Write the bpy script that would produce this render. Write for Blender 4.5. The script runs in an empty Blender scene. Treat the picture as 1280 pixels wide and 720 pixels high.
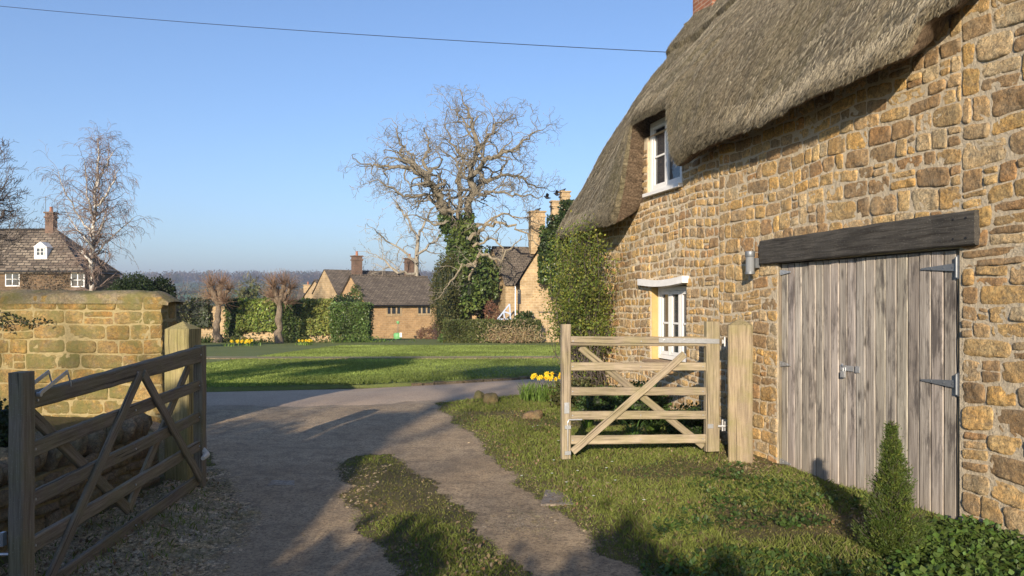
import bpy, math, random
import numpy as np
from mathutils import Vector

# ------------------------------------------------------------------ camera, light, exposure
SC = bpy.context.scene
COL = SC.collection
F = 950.0; HY = 377.0; CH = 1.65            # focal length in px of a 1280 frame, horizon row, eye height
cam = bpy.data.cameras.new('camera'); co = bpy.data.objects.new('camera', cam); COL.objects.link(co)
co.location = (0, 0, CH); co.rotation_euler = (math.radians(90), 0, 0)
cam.sensor_width = 36; cam.lens = 36 * F / 1280; cam.shift_y = (HY - 360) / 1280
cam.clip_start = 0.05; cam.clip_end = 9000
SC.camera = co
SC.view_settings.view_transform = 'Standard'; SC.view_settings.look = 'None'
SC.view_settings.gamma = 1; SC.view_settings.exposure = 0.78
SUN_EL = math.radians(17.0); SUN_AZ = math.radians(191.0)      # azimuth clockwise from +Y, towards the sun
world = bpy.data.worlds.new('World'); SC.world = world; world.use_nodes = True
wn = world.node_tree.nodes; wl = world.node_tree.links
bg = wn['Background']; bg.inputs[1].default_value = 0.112
sky = wn.new('ShaderNodeTexSky'); sky.sky_type = 'NISHITA'; sky.sun_disc = False
sky.sun_elevation = SUN_EL; sky.sun_rotation = SUN_AZ; sky.air_density = 1.0; sky.dust_density = 0.6; sky.ozone_density = 2.5
tint = wn.new('ShaderNodeMixRGB'); tint.blend_type = 'MULTIPLY'; tint.inputs[0].default_value = 1; tint.inputs[2].default_value = (.78, .86, 1.02, 1)
wl.new(sky.outputs[0], tint.inputs[1]); wl.new(tint.outputs[0], bg.inputs[0])
sl = bpy.data.lights.new('sun', 'SUN'); sl.energy = 4.6; sl.angle = math.radians(0.5); sl.color = (1.0, 0.86, 0.68)
so = bpy.data.objects.new('sun', sl); COL.objects.link(so)
TOSUN = Vector((math.sin(SUN_AZ) * math.cos(SUN_EL), math.cos(SUN_AZ) * math.cos(SUN_EL), math.sin(SUN_EL)))
so.rotation_euler = (-TOSUN).to_track_quat('-Z', 'Y').to_euler(); so.location = TOSUN * 60

R = np.random.RandomState(11); random.seed(5)
def V(*a): return np.array(a, float)

# ------------------------------------------------------------------ noise
def _h(ix, iy, iz):
    n = (ix * 374761393 + iy * 668265263 + iz * 2147483647 * 3 + 1274126177) & 0xFFFFFFFF
    n = ((n ^ (n >> 13)) * 1274126177) & 0xFFFFFFFF
    return ((n ^ (n >> 16)) & 0xFFFFFF) / float(0xFFFFFF)
def vn(p):
    p = np.asarray(p, float); i = np.floor(p).astype(np.int64); f = p - i; f = f * f * (3 - 2 * f)
    r = 0
    for dx in (0, 1):
        for dy in (0, 1):
            for dz in (0, 1):
                w = (f[..., 0] if dx else 1 - f[..., 0]) * (f[..., 1] if dy else 1 - f[..., 1]) * (f[..., 2] if dz else 1 - f[..., 2])
                r = r + w * _h(i[..., 0] + dx, i[..., 1] + dy, i[..., 2] + dz)
    return r * 2 - 1
def fbm(p, o=3):
    p = np.asarray(p, float); a = 0; s = 1
    for k in range(o): a = a + vn(p * (2 ** k) + 17.3 * k) * s; s *= .5
    return a
def sst(a, b, x):
    t = np.clip((np.asarray(x, float) - a) / (b - a), 0, 1); return t * t * (3 - 2 * t)

# ------------------------------------------------------------------ terrain and picture helpers
_PY = [-400, 12, 60, 110, 160, 300, 500, 700, 1000, 1500, 2200, 5000]
_PZ = [0, 0, -1.3, -4, -6, -5, 3, 9.5, 24, 44, 40, 0]
def gz(x, y):
    y = np.asarray(y, float); x = np.asarray(x, float)
    z = np.interp(y, _PY, _PZ)
    z = z + sst(500, 1500, y) * (9 * np.sin(x / 340.0 + 1.1) + 4 * np.sin(x / 130.0))
    return z
def at(px, py, Y): return V((px - 640) / F * Y, Y, CH - (py - HY) / F * Y)
def gp(px, py):                                  # pixel on the flat foreground
    Y = CH * F / (py - HY); return ((px - 640) / F * Y, Y)
def og(px, Y):                                   # on the ground in column px at distance Y
    x = (px - 640) / F * Y; return V(x, Y, float(gz(x, Y)))

# ------------------------------------------------------------------ mesh collector
class MB:
    def __init__(s): s.v = []; s.f = []; s.c = []; s.t = []; s.n = 0
    def add(s, v, f, c=None, t=None):
        v = np.asarray(v, float).reshape(-1, 3); n = len(v)
        if c is None: c = (1, 1, 1)
        c = np.asarray(c, float)
        if c.ndim == 1: c = np.tile(c, (n, 1))
        if t is None: t = v
        s.v.append(v); s.c.append(c[:, :3]); s.t.append(np.asarray(t, float))
        if not (isinstance(f, list) and np.ndim(f[0]) == 2): f = [f]
        for ff in f:
            ff = np.asarray(ff, np.int64)
            if ff.size: s.f.append(ff + s.n)
        s.n += n
    def build(s, name, mat, parent=None, loc=None, smooth=False, sm_angle=None):
        v = np.concatenate(s.v); c = np.concatenate(s.c); t = np.concatenate(s.t)
        base = np.array(parent['_w'] if parent is not None else (loc if loc is not None else (v[:, 0].mean(), v[:, 1].mean(), v[:, 2].min())), float)
        if parent is not None: off = base
        else: off = base
        me = bpy.data.meshes.new(name)
        me.vertices.add(len(v)); me.vertices.foreach_set('co', (v - off).ravel())
        idx = np.concatenate([f.ravel() for f in s.f]); tot = np.concatenate([np.full(len(f), f.shape[1]) for f in s.f])
        me.loops.add(len(idx)); me.loops.foreach_set('vertex_index', idx)
        me.polygons.add(len(tot)); me.polygons.foreach_set('loop_start', np.concatenate([[0], np.cumsum(tot)[:-1]]))
        me.polygons.foreach_set('loop_total', tot)
        me.polygons.foreach_set('use_smooth', np.full(len(tot), bool(smooth)))
        me.update(calc_edges=True)
        a = me.color_attributes.new('Col', 'FLOAT_COLOR', 'POINT')
        a.data.foreach_set('color', np.concatenate([c, np.ones((len(c), 1))], 1).ravel())
        a = me.attributes.new('tc', 'FLOAT_VECTOR', 'POINT'); a.data.foreach_set('vector', t.ravel())
        me.materials.append(mat); me.validate()
        if sm_angle: 
            me.set_sharp_from_angle(angle=math.radians(sm_angle)) if hasattr(me, 'set_sharp_from_angle') else None
        o = bpy.data.objects.new(name, me); COL.objects.link(o)
        if parent is not None: 
            o.parent = parent; o['_w'] = parent['_w']
        else:
            o.location = off; o['_w'] = [float(q) for q in off]
        return o
def thing(name, label, cat, loc, group=None):
    o = bpy.data.objects.new(name, None); COL.objects.link(o); o.location = [float(q) for q in loc]; o.empty_display_size = .2
    o['_w'] = [float(q) for q in loc]; o['label'] = label; o['category'] = cat
    if group: o['group'] = group
    return o
def tag(o, label, cat, group=None, kind=None):
    if label: o['label'] = label
    if cat: o['category'] = cat
    if group: o['group'] = group
    if kind: o['kind'] = kind
    return o
def struct(o, kind='structure'): o['kind'] = kind; return o

def gridf(nu, nv, wrap=False):
    i = np.arange(nu - (0 if wrap else 1))[:, None]; j = np.arange(nv - 1)[None, :]
    a = i * nv + j; b = ((i + 1) % nu) * nv + j
    return np.stack([a, b, b + 1, a + 1], -1).reshape(-1, 4)
BOXF = np.array([[0, 3, 2, 1], [4, 5, 6, 7], [0, 1, 5, 4], [1, 2, 6, 5], [2, 3, 7, 6], [3, 0, 4, 7]])
def boxo(mb, o, a, b, c, col=(1, 1, 1), t0=None):     # box from corner o along vectors a, b, c (right handed outward)
    o, a, b, c = [np.asarray(q, float) for q in (o, a, b, c)]
    if np.dot(np.cross(a, b), c) < 0: a, b = b, a
    v = np.array([o, o + a, o + a + b, o + b, o + c, o + a + c, o + a + b + c, o + b + c])
    mb.add(v, BOXF, col)
def box(mb, x0, x1, y0, y1, z0, z1, col=(1, 1, 1)): boxo(mb, (x0, y0, z0), (x1 - x0, 0, 0), (0, y1 - y0, 0), (0, 0, z1 - z0), col)
def unit(a): a = np.asarray(a, float); return a / (np.linalg.norm(a) + 1e-9)
def frame(d, up=(0, 0, 1)):
    d = unit(d); s = np.cross(d, up)
    if np.linalg.norm(s) < 1e-3: s = np.cross(d, (1, 0, 0))
    s = unit(s); return d, s, np.cross(s, d)
def beam(mb, p0, p1, w, h, up=(0, 0, 1), ch=.006, col=(1, 1, 1), h1=None, wob=.002, caps=True, point=0):
    p0 = np.asarray(p0, float); p1 = np.asarray(p1, float); L = np.linalg.norm(p1 - p0)
    d, s, u = frame(p1 - p0, up); n = max(2, int(L / .12) + 1); ro = R.rand(3) * 50
    h1 = h if h1 is None else h1; vs = []; ts = []
    for i in range(n):
        q = i / (n - 1); hh = h + (h1 - h) * q; a = w / 2; b = hh / 2
        o = np.array([[-a + ch, -b], [a - ch, -b], [a, -b + ch], [a, b - ch], [a - ch, b], [-a + ch, b], [-a, b - ch], [-a, -b + ch]])
        c = p0 + (p1 - p0) * q + s * R.uniform(-wob, wob) + u * R.uniform(-wob, wob)
        vs.append(c + o[:, :1] * s + o[:, 1:] * u); ts.append(np.stack([np.full(8, q * L), o[:, 0], o[:, 1]], 1) + ro)
    v = np.concatenate(vs); t = np.concatenate(ts); fs = []
    for i in range(n - 1):
        for k in range(8): fs.append([i * 8 + k, i * 8 + (k + 1) % 8, (i + 1) * 8 + (k + 1) % 8, (i + 1) * 8 + k])
    ff = [np.array(fs)]
    if point > 0:
        v = np.concatenate([v, [p1 + d * point]]); t = np.concatenate([t, [[L + point, 0, 0] + ro]])
        e = (n - 1) * 8; ff.append(np.array([[e + k, e + (k + 1) % 8, n * 8] for k in range(8)]))
        ff.append(np.array([[k for k in range(7, -1, -1)]]))
    elif caps:
        ff.append(np.array([[k for k in range(7, -1, -1)], [(n - 1) * 8 + k for k in range(8)]]))
    mb.add(v, ff, col, t)
def tube(mb, pts, rad, sides=6, col=(1, 1, 1), cap=False):
    pts = np.asarray(pts, float); n = len(pts); rad = np.broadcast_to(np.asarray(rad, float), (n,))
    tg = np.gradient(pts, axis=0); tg /= (np.linalg.norm(tg, axis=1, keepdims=True) + 1e-9)
    ref = V(0, 0, 1) if abs(tg[0][2]) < .9 else V(1, 0, 0)
    s = np.cross(tg, ref); s /= (np.linalg.norm(s, axis=1, keepdims=True) + 1e-9); u = np.cross(s, tg)
    a = np.arange(sides) * 2 * math.pi / sides
    v = pts[:, None] + rad[:, None, None] * (np.cos(a)[None, :, None] * s[:, None] + np.sin(a)[None, :, None] * u[:, None])
    i = np.arange(n - 1)[:, None]; k = np.arange(sides)[None]; k2 = (k + 1) % sides
    f = np.stack([i * sides + k, i * sides + k2, (i + 1) * sides + k2, (i + 1) * sides + k], -1).reshape(-1, 4)
    ff = [f]
    if cap: ff += [np.array([list(range(sides))[::-1]]), np.array([[(n - 1) * sides + q for q in range(sides)]])]
    L = np.concatenate([[0], np.cumsum(np.linalg.norm(np.diff(pts, axis=0), axis=1))])
    t = np.stack([np.repeat(L, sides), np.tile(np.cos(a), n) * np.repeat(rad, sides), np.tile(np.sin(a), n) * np.repeat(rad, sides)], 1)
    mb.add(v.reshape(-1, 3), ff, col, t)
def lathe(mb, c, prof, sides=16, col=(1, 1, 1)):
    c = np.asarray(c, float); a = np.arange(sides) * 2 * math.pi / sides; prof = np.asarray(prof, float)
    v = np.stack([c[0] + prof[:, :1] * np.cos(a), c[1] + prof[:, :1] * np.sin(a), c[2] + prof[:, 1:] + 0 * a], -1)
    n = len(prof); i = np.arange(n - 1)[:, None]; k = np.arange(sides)[None]; k2 = (k + 1) % sides
    mb.add(v.reshape(-1, 3), np.stack([i * sides + k, i * sides + k2, (i + 1) * sides + k2, (i + 1) * sides + k], -1).reshape(-1, 4), col)
def ribbon(mb, pts, wv, tv, col=(1, 1, 1)):          # flat strap through pts, width vector wv, thickness vector tv
    pts = np.asarray(pts, float); wv = np.asarray(wv, float); tv = np.asarray(tv, float); n = len(pts)
    if wv.ndim == 1: wv = np.tile(wv, (n, 1))
    v = np.stack([pts - wv / 2 - tv / 2, pts + wv / 2 - tv / 2, pts + wv / 2 + tv / 2, pts - wv / 2 + tv / 2], 1)
    f = []
    for i in range(n - 1):
        for k in range(4): f.append([i * 4 + k, i * 4 + (k + 1) % 4, i * 4 + 4 + (k + 1) % 4, i * 4 + 4 + k])
    f += [[3, 2, 1, 0], [(n - 1) * 4 + k for k in range(4)]]
    mb.add(v.reshape(-1, 3), np.array(f), col)
def leaves(mb, P, size, cols, up=.3, aspect=.6, N=None, droop=None, seed=0):
    P = np.asarray(P, float); n = len(P)
    if n == 0: return
    r = np.random.RandomState(seed + n); d = r.normal(size=(n, 3)); d[:, 2] += up
    if droop is not None: d += droop
    d /= np.linalg.norm(d, axis=1, keepdims=True); b = r.normal(size=(n, 3))
    if N is not None: b = np.cross(d, N + r.normal(size=(n, 3)) * .5)
    s = np.cross(d, b) if N is None else b
    s /= (np.linalg.norm(s, axis=1, keepdims=True) + 1e-9); nn = np.cross(d, s)
    sz = (size * r.uniform(.6, 1.3, n))[:, None]; w = sz * aspect * .5
    v = np.stack([P, P + d * sz * .5 + s * w + nn * sz * .08, P + d * sz, P + d * sz * .5 - s * w + nn * sz * .08], 1)
    i = np.arange(n)[:, None] * 4
    cols = np.asarray(cols, float)
    if cols.ndim == 1: cols = np.tile(cols, (n, 1))
    c = cols * r.uniform(.65, 1.35, (n, 1)) * (1 + r.uniform(-.12, .12, (n, 3)))
    mb.add(v.reshape(-1, 3), i + np.array([[0, 1, 2, 3]]), np.repeat(c, 4, 0))
def blades(mb, P, h, w, cols, lean=.35, seed=0):
    P = np.asarray(P, float); n = len(P); r = np.random.RandomState(seed + n + 3)
    a = r.uniform(0, 2 * math.pi, n); hh = h * r.uniform(.45, 1.3, n); ww = w * r.uniform(.7, 1.3, n)
    s = np.stack([np.cos(a), np.sin(a), 0 * a], 1) * ww[:, None] * .5
    ln = r.normal(size=(n, 2)) * lean
    mid = P + np.stack([ln[:, 0] * hh * .3, ln[:, 1] * hh * .3, hh * .55], 1); tip = P + np.stack([ln[:, 0] * hh, ln[:, 1] * hh, hh * .95], 1)
    v = np.stack([P - s, P + s, mid + s * .8, tip, mid - s * .8], 1)
    cols = np.asarray(cols, float)
    if cols.ndim == 1: cols = np.tile(cols, (n, 1))
    c = cols * r.uniform(.65, 1.35, (n, 1))
    i = np.arange(n)[:, None] * 5
    mb.add(v.reshape(-1, 3), i + np.array([[0, 1, 2, 3, 4]]), np.repeat(c, 5, 0))

# ------------------------------------------------------------------ materials
class NT:
    def __init__(s, name):
        s.m = bpy.data.materials.new(name); s.m.use_nodes = True; s.t = s.m.node_tree; s.N = s.t.nodes; s.L = s.t.links
        s.b = s.N['Principled BSDF']; s.out = s.N['Material Output']; s.b.inputs['Roughness'].default_value = .85
        s.b.inputs['Specular IOR Level'].default_value = .25
    def n(s, ty, **k):
        o = s.N.new(ty)
        for a, v in k.items(): setattr(o, a, v)
        return o
    def _set(s, i, v):
        if hasattr(v, 'default_value') or hasattr(v, 'links'): s.L.new(v, i)
        else: i.default_value = v
    def attr(s, name, out=None):
        o = s.n('ShaderNodeAttribute'); o.attribute_name = name; return o.outputs['Color' if out is None else out]
    def obj(s): return s.n('ShaderNodeTexCoord').outputs['Object']
    def geo(s): return s.n('ShaderNodeNewGeometry').outputs['Position']
    def tc(s): return s.attr('tc', 'Vector')
    def vscale(s, v, sc):
        o = s.n('ShaderNodeVectorMath', operation='MULTIPLY'); s._set(o.inputs[0], v); o.inputs[1].default_value = sc; return o.outputs[0]
    def noise(s, v, sc, det=4, rough=.55, dist=0):
        o = s.n('ShaderNodeTexNoise'); s._set(o.inputs['Vector'], v); o.inputs['Scale'].default_value = sc; o.inputs['Detail'].default_value = det
        o.inputs['Roughness'].default_value = rough; o.inputs['Distortion'].default_value = dist; return o.outputs[0]
    def vor(s, v, sc, feat='F1', out='Distance'):
        o = s.n('ShaderNodeTexVoronoi', feature=feat); s._set(o.inputs['Vector'], v); o.inputs['Scale'].default_value = sc; return o.outputs[out]
    def ramp(s, f, stops):
        o = s.n('ShaderNodeValToRGB'); s._set(o.inputs[0], f); e = o.color_ramp.elements
        while len(e) < len(stops): e.new(.5)
        for k, (p, c) in enumerate(stops):
            e[k].position = p; e[k].color = (c, c, c, 1) if isinstance(c, (int, float)) else tuple(c) + (1,)
        return o.outputs[0]
    def mix(s, f, a, b, mode='MIX'):
        o = s.n('ShaderNodeMixRGB', blend_type=mode); s._set(o.inputs[0], f)
        for i, q in ((1, a), (2, b)): s._set(o.inputs[i], tuple(q) + (1,) if isinstance(q, (tuple, list)) and len(q) == 3 else q)
        return o.outputs[0]
    def math(s, op, a, b=0.):
        o = s.n('ShaderNodeMath', operation=op); s._set(o.inputs[0], a); s._set(o.inputs[1], b); return o.outputs[0]
    def bump(s, h, dist=.01, st=1.):
        o = s.n('ShaderNodeBump'); s._set(o.inputs['Height'], h); o.inputs['Distance'].default_value = dist; o.inputs['Strength'].default_value = st
        if s.b.inputs['Normal'].links: s.L.new(s.b.inputs['Normal'].links[0].from_socket, o.inputs['Normal'])
        s.L.new(o.outputs[0], s.b.inputs['Normal']); return s
    def col(s, c): s._set(s.b.inputs['Base Color'], tuple(c) + (1,) if isinstance(c, (tuple, list)) and len(c) == 3 else c); return s
    def rough(s, r): s._set(s.b.inputs['Roughness'], r); return s

def m_stone(name, mossy=0.0, grain=55, dist=.006):
    t = NT(name); p = t.geo(); c = t.attr('Col')
    pn = t.noise(p, 5.5, 6, .7, .4)
    c = t.mix(t.ramp(pn, [(.40, .0), (.60, .55)]), c, t.mix(1, c, (1.25, 1.0, .68), 'MULTIPLY'))
    c = t.mix(t.ramp(t.noise(t.vscale(p, (1, 1, 1.7)), 7, 6, .75), [(.50, 0.), (.66, .65)]), c, (.27, .225, .16))
    c = t.mix(.9, c, t.ramp(t.noise(p, 24, 7, .8), [(.30, (.45, .42, .40)), (.48, (.95, .95, .95)), (.70, (1.5, 1.42, 1.3))]), 'MULTIPLY')
    ck = t.ramp(t.noise(p, 13, 6, .75, .8), [(.46, 0.), (.492, .75), (.508, .75), (.54, 0.)]); c = t.mix(t.math('MULTIPLY', ck, .7), c, (.10, .075, .05))
    c = t.mix(t.ramp(t.noise(p, 60, 5, .75), [(.56, 0.), (.66, .7)]), c, (.11, .085, .06))
    if mossy: c = t.mix(t.ramp(t.noise(p, 2.6, 6, .75), [(.42, 0.), (.62, mossy)]), c, (.17, .16, .055))
    t.col(c); t.bump(t.noise(p, 70, 6, .75), dist * 1.6, 1.); t.bump(t.noise(p, 22, 6, .75), dist * 5, .9); t.bump(ck, dist * 1.5, -.8); return t.m
def m_wood(name, base, dark, green=0.0, gscale=1.0, bumpd=.003):
    t = NT(name); v = t.tc(); g = t.noise(t.vscale(v, (3 * gscale, 60 * gscale, 60 * gscale)), 1.0, 6, .7, .3)
    c = t.mix(t.ramp(g, [(.3, 0.), (.62, 1.)]), dark, base); c = t.mix(1, c, t.attr('Col'), 'MULTIPLY')
    st = t.noise(t.vscale(v, (1.5, 9, 9)), 1.0, 4, .6); c = t.mix(t.ramp(st, [(.5, 0.), (.72, .55)]), c, dark)
    if green:
        c = t.mix(t.ramp(t.noise(t.geo(), 4, 4, .65), [(.4, 0.), (.65, green)]), c, (.19, .18, .055))
    ck = t.ramp(t.noise(t.vscale(v, (1.2, 75, 75)), 1.0, 3, .5), [(.63, 0.), (.68, .8)]); c = t.mix(ck, c, (.025, .02, .015))
    lic = t.ramp(t.vor(t.geo(), 70), [(.1, .35), (.2, 0.)]); c = t.mix(lic, c, (.42, .41, .34))
    t.col(c); t.bump(g, bumpd, .8); t.bump(ck, .004, -1.0); return t.m
def m_plain(name, c, rough=.5, metal=0, vary=.25, sc=20, bump=0):
    t = NT(name); n = t.noise(t.geo(), sc, 5, .65)
    t.col(t.mix(t.ramp(n, [(.35, 0.), (.7, vary)]), c, tuple(q * .45 for q in c))); t.rough(rough); t.b.inputs['Metallic'].default_value = metal
    if bump: t.bump(n, bump, .7)
    return t.m
def m_leaf(name, trans=.35, rough=.5):
    t = NT(name); c = t.attr('Col'); t.col(c); t.rough(rough); t.b.inputs['Specular IOR Level'].default_value = .3
    d = t.n('ShaderNodeBsdfTranslucent'); t.L.new(t.mix(1, c, (1.1, 1.25, .5), 'MULTIPLY'), d.inputs[0])
    mx = t.n('ShaderNodeMixShader'); mx.inputs[0].default_value = trans
    t.L.new(t.b.outputs[0], mx.inputs[1]); t.L.new(d.outputs[0], mx.inputs[2]); t.L.new(mx.outputs[0], t.out.inputs[0]); return t.m
def m_bark(name, a, b, sc=1.0):
    t = NT(name); p = t.geo(); n = t.noise(t.vscale(p, (6 * sc, 6 * sc, 1.6 * sc)), 2, 5, .7)
    c = t.mix(t.ramp(n, [(.35, 0.), (.6, 1.)]), a, b); t.col(t.mix(1, c, t.attr('Col'), 'MULTIPLY')); t.bump(n, .03, .7); return t.m
def m_brickfar(name, c1, c2, mortar, bw, rh, dist=.04, ms=.012):
    t = NT(name); v = t.tc(); nz = t.n('ShaderNodeTexNoise'); t.L.new(v, nz.inputs['Vector']); nz.inputs['Scale'].default_value = 2.5
    o = t.n('ShaderNodeVectorMath', operation='MULTIPLY_ADD'); t.L.new(nz.outputs[1], o.inputs[0]); o.inputs[1].default_value = (dist, dist, 0); t.L.new(v, o.inputs[2])
    br = t.n('ShaderNodeTexBrick'); t.L.new(o.outputs[0], br.inputs['Vector']); br.inputs['Color1'].default_value = c1 + (1,); br.inputs['Color2'].default_value = c2 + (1,)
    br.inputs['Mortar'].default_value = mortar + (1,); br.inputs['Scale'].default_value = 1; br.inputs['Mortar Size'].default_value = ms
    br.inputs['Brick Width'].default_value = bw; br.inputs['Row Height'].default_value = rh; br.inputs['Bias'].default_value = 0.
    c = t.mix(.8, br.outputs[0], t.ramp(t.noise(v, 1.3, 6, .7), [(.3, (.6, .57, .52)), (.55, (1.05, 1.03, 1)), (.75, (1.35, 1.25, 1.1))]), 'MULTIPLY')
    c = t.mix(t.ramp(t.noise(v, 9, 4, .7), [(.5, 0.), (.7, .5)]), c, tuple(q * .5 for q in c1)); t.col(c); t.bump(br.outputs[1], .02, -.8); return t.m

M = {}
M['stone'] = m_stone('ironstone'); M['block'] = m_stone('mossy_ironstone_block', .9)
M['rubble'] = m_stone('rubble_stone', .5)
t = NT('lime_mortar'); p = t.geo(); n = t.noise(p, 60, 6, .75); n2 = t.noise(p, 3, 4, .6)
lf = t.n('ShaderNodeVectorMath', operation='DOT_PRODUCT'); t.L.new(p, lf.inputs[0]); lf.inputs[1].default_value = (-.2583, .9661, 0); fu = t.ramp(t.math('DIVIDE', t.math('SUBTRACT', lf.outputs['Value'], 6.6), 3.), [(.0, 0.), (1., 1.)])
t.col(t.mix(t.ramp(n, [(.3, 0.), (.7, 1.)]), t.mix(fu, t.mix(n2, (.44, .355, .235), (.56, .46, .32)), t.mix(n2, (.54, .42, .27), (.62, .50, .33))), t.mix(fu, (.62, .53, .39), (.72, .62, .46)))); t.bump(n, .012, 1.); t.bump(t.noise(p, 17, 6, .7), .035, .9); M['mortar'] = t.m
t = NT('mossy_mortar'); n = t.noise(t.geo(), 30, 6, .7)
t.col(t.mix(t.ramp(n, [(.3, 0.), (.7, 1.)]), (.22, .18, .085), (.38, .30, .15))); t.bump(n, .01, .9); M['mortar_moss'] = t.m
# thatch: tc = (along, up slope, -)
def thatch_mat(name, a, b, c3):
    t = NT(name); v = t.tc(); g = t.noise(t.vscale(v, (13, 4.2, 1)), 1., 8, .78, .15); g2 = t.noise(t.vscale(v, (46, 19, 1)), 1., 6, .8); g3 = t.noise(t.vscale(v, (24, 1.1, 1)), 1., 5, .7)
    c = t.mix(t.ramp(g, [(.40, 0.), (.58, 1.)]), a, b); pt = t.noise(t.vscale(v, (.9, .5, 1)), 1., 6, .7, .5); c = t.mix(t.ramp(pt, [(.45, 0.), (.66, .65)]), c, c3)
    c = t.mix(t.ramp(g2, [(.36, .95), (.52, 0.)]), c, tuple(q * .18 for q in a)); c = t.mix(t.ramp(g3, [(.36, .6), (.5, 0.)]), c, tuple(q * .4 for q in a))
    c = t.mix(t.ramp(g2, [(.56, 0.), (.68, .8)]), c, (.50, .42, .29))
    t.col(t.mix(1, c, t.attr('Col'), 'MULTIPLY')); t.bump(g, .16, 1.); t.bump(g2, .07, 1.); t.rough(.95); return t.m
M['thatch'] = thatch_mat('thatch', (.19, .155, .10), (.42, .355, .24), (.23, .215, .115))
M['thatch_cut'] = thatch_mat('thatch_cut_ends', (.20, .14, .09), (.36, .26, .17), (.20, .14, .09))
M['door'] = None
t = NT('weathered_boards'); v = t.tc()
g = t.noise(t.vscale(v, (95, 95, 2.2)), 1.0, 8, .75, .15); gb_ = t.noise(t.vscale(v, (14, 14, .9)), 1.0, 4, .6)
base = t.mix(t.ramp(g, [(.36, 0.), (.60, 1.)]), (.155, .135, .115), (.51, .46, .395)); base = t.mix(t.ramp(gb_, [(.4, .0), (.65, .55)]), base, (.24, .205, .175))
base = t.mix(1, base, t.attr('Col'), 'MULTIPLY')
st = t.noise(t.vscale(v, (11, 11, 2.4)), 1., 6, .7); 
sep = t.n('ShaderNodeSeparateXYZ'); t.L.new(v, sep.inputs[0])
hz = t.ramp(sep.outputs[2], [(.2, .0), (.55, 1.)])
dk = t.math('MULTIPLY', t.ramp(st, [(.50, 0.), (.62, .8)]), hz); c = t.mix(dk, base, (.075, .065, .06))
kn = t.ramp(t.vor(t.vscale(v, (7, 7, 2.4)), 1.), [(.05, .8), (.16, 0.)]); c = t.mix(kn, c, (.05, .042, .036))
ck = t.ramp(t.noise(t.vscale(v, (60, 60, .8)), 1.4, 4, .6), [(.62, 0.), (.68, .8)]); c = t.mix(ck, c, (.06, .05, .045))
br = t.ramp(sep.outputs[2], [(.0, .6), (.28, 0.)]); c = t.mix(t.math('MULTIPLY', br, .6), c, (.30, .235, .17))
t.col(c); t.bump(g, .004, .8); t.bump(ck, .004, -.9); M['door'] = t.m
M['blackbeam'] = m_wood('black_stained_oak', (.085, .078, .068), (.02, .018, .016), bumpd=.006)
M['gate_pale'] = m_wood('weathered_gate_wood', (.38, .31, .22), (.15, .12, .085), .35)  # paler weathered wood of the right gate
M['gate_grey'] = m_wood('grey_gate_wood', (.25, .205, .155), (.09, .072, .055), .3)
M['post'] = m_wood('lichened_post_wood', (.35, .295, .215), (.15, .12, .09), .5)
M['sill'] = m_wood('sill_wood', (.36, .26, .17), (.2, .14, .09))
M['galv'] = m_plain('galvanised_steel', (.55, .56, .57), .42, .65, .35, 40, .001)
M['greymetal'] = m_plain('dull_grey_hinge_metal', (.22, .235, .25), .5, .5, .35, 30)
M['white'] = m_plain('white_paint', (.78, .77, .74), .4, 0, .12, 12, .001)
M['whitelime'] = m_plain('limewash', (.8, .78, .74), .9, 0, .25, 8, .004)
M['black'] = m_plain('black_metal_and_shade', (.02, .02, .022), .5)  # also colours the black sheets that stand for unlit rooms
M['darkpaint'] = m_plain('dark_door_paint', (.05, .045, .045), .6)
M['bluewhite'] = m_plain('pale_blue_paint', (.38, .44, .55), .5)
M['cream'] = m_plain('curtain_cream', (.62, .58, .5), .9, 0, .2, 6)
M['reveal'] = m_plain('ochre_limewash', (.50, .35, .14), .9, 0, .35, 7, .006)
t = NT('window_glass'); t.col((.03, .035, .045)); t.rough(.04); t.b.inputs['Specular IOR Level'].default_value = .9; t.bump(t.noise(t.geo(), 5, 2), .004, .5); M['glass'] = t.m
t = NT('lamp_glass'); t.col((.2, .21, .22)); t.rough(.1); M['lampglass'] = t.m
M['leaf'] = m_leaf('leaf', .3); M['grass'] = m_leaf('grass_blade', .35, .6); M['ivy'] = m_leaf('ivy_leaf', .15, .38); M['petal'] = m_leaf('petal', .3, .6)
M['core'] = m_plain('leafy_core', (.018, .026, .010), .9)
M['oak'] = m_bark('oak_bark', (.10, .083, .058), (.23, .20, .15)); M['pale'] = m_bark('pale_bark', (.17, .145, .11), (.36, .32, .25))
M['dark_bark'] = m_bark('dark_bark', (.05, .04, .035), (.12, .10, .085)); M['birch'] = m_bark('birch_bark', (.22, .19, .165), (.58, .54, .48), 1.4)
M['birchtwig'] = m_bark('birch_twig', (.12, .085, .07), (.22, .165, .14)); M['redtwig'] = m_bark('red_twig', (.12, .075, .05), (.22, .14, .09))
M['pollard'] = m_bark('pollard_bark', (.15, .12, .095), (.34, .29, .235))
M['roofslate'] = m_brickfar('stone_slate', (.12, .10, .082), (.19, .16, .13), (.04, .035, .03), .32, .19, .03, .02)
M['rooflich'] = m_brickfar('lichened_stone_slate', (.09, .072, .058), (.25, .21, .165), (.03, .027, .024), .5, .24, .09, .03)
M['farstone'] = m_brickfar('orange_ironstone', (.44, .285, .145), (.34, .22, .115), (.44, .34, .22), .34, .15, .05, .012)
M['farpale'] = m_brickfar('pale_ironstone', (.42, .31, .18), (.34, .24, .13), (.46, .37, .25), .36, .17, .06, .014)
M['farshaded'] = m_brickfar('shaded_ironstone', (.16, .105, .06), (.115, .08, .05), (.15, .12, .085), .36, .17, .06, .014)  # ironstone darkened in colour for the tree shade on the left house
M['brick'] = m_brickfar('red_brick', (.34, .13, .07), (.25, .10, .06), (.34, .29, .23), .225, .075, .0, .008)
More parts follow.
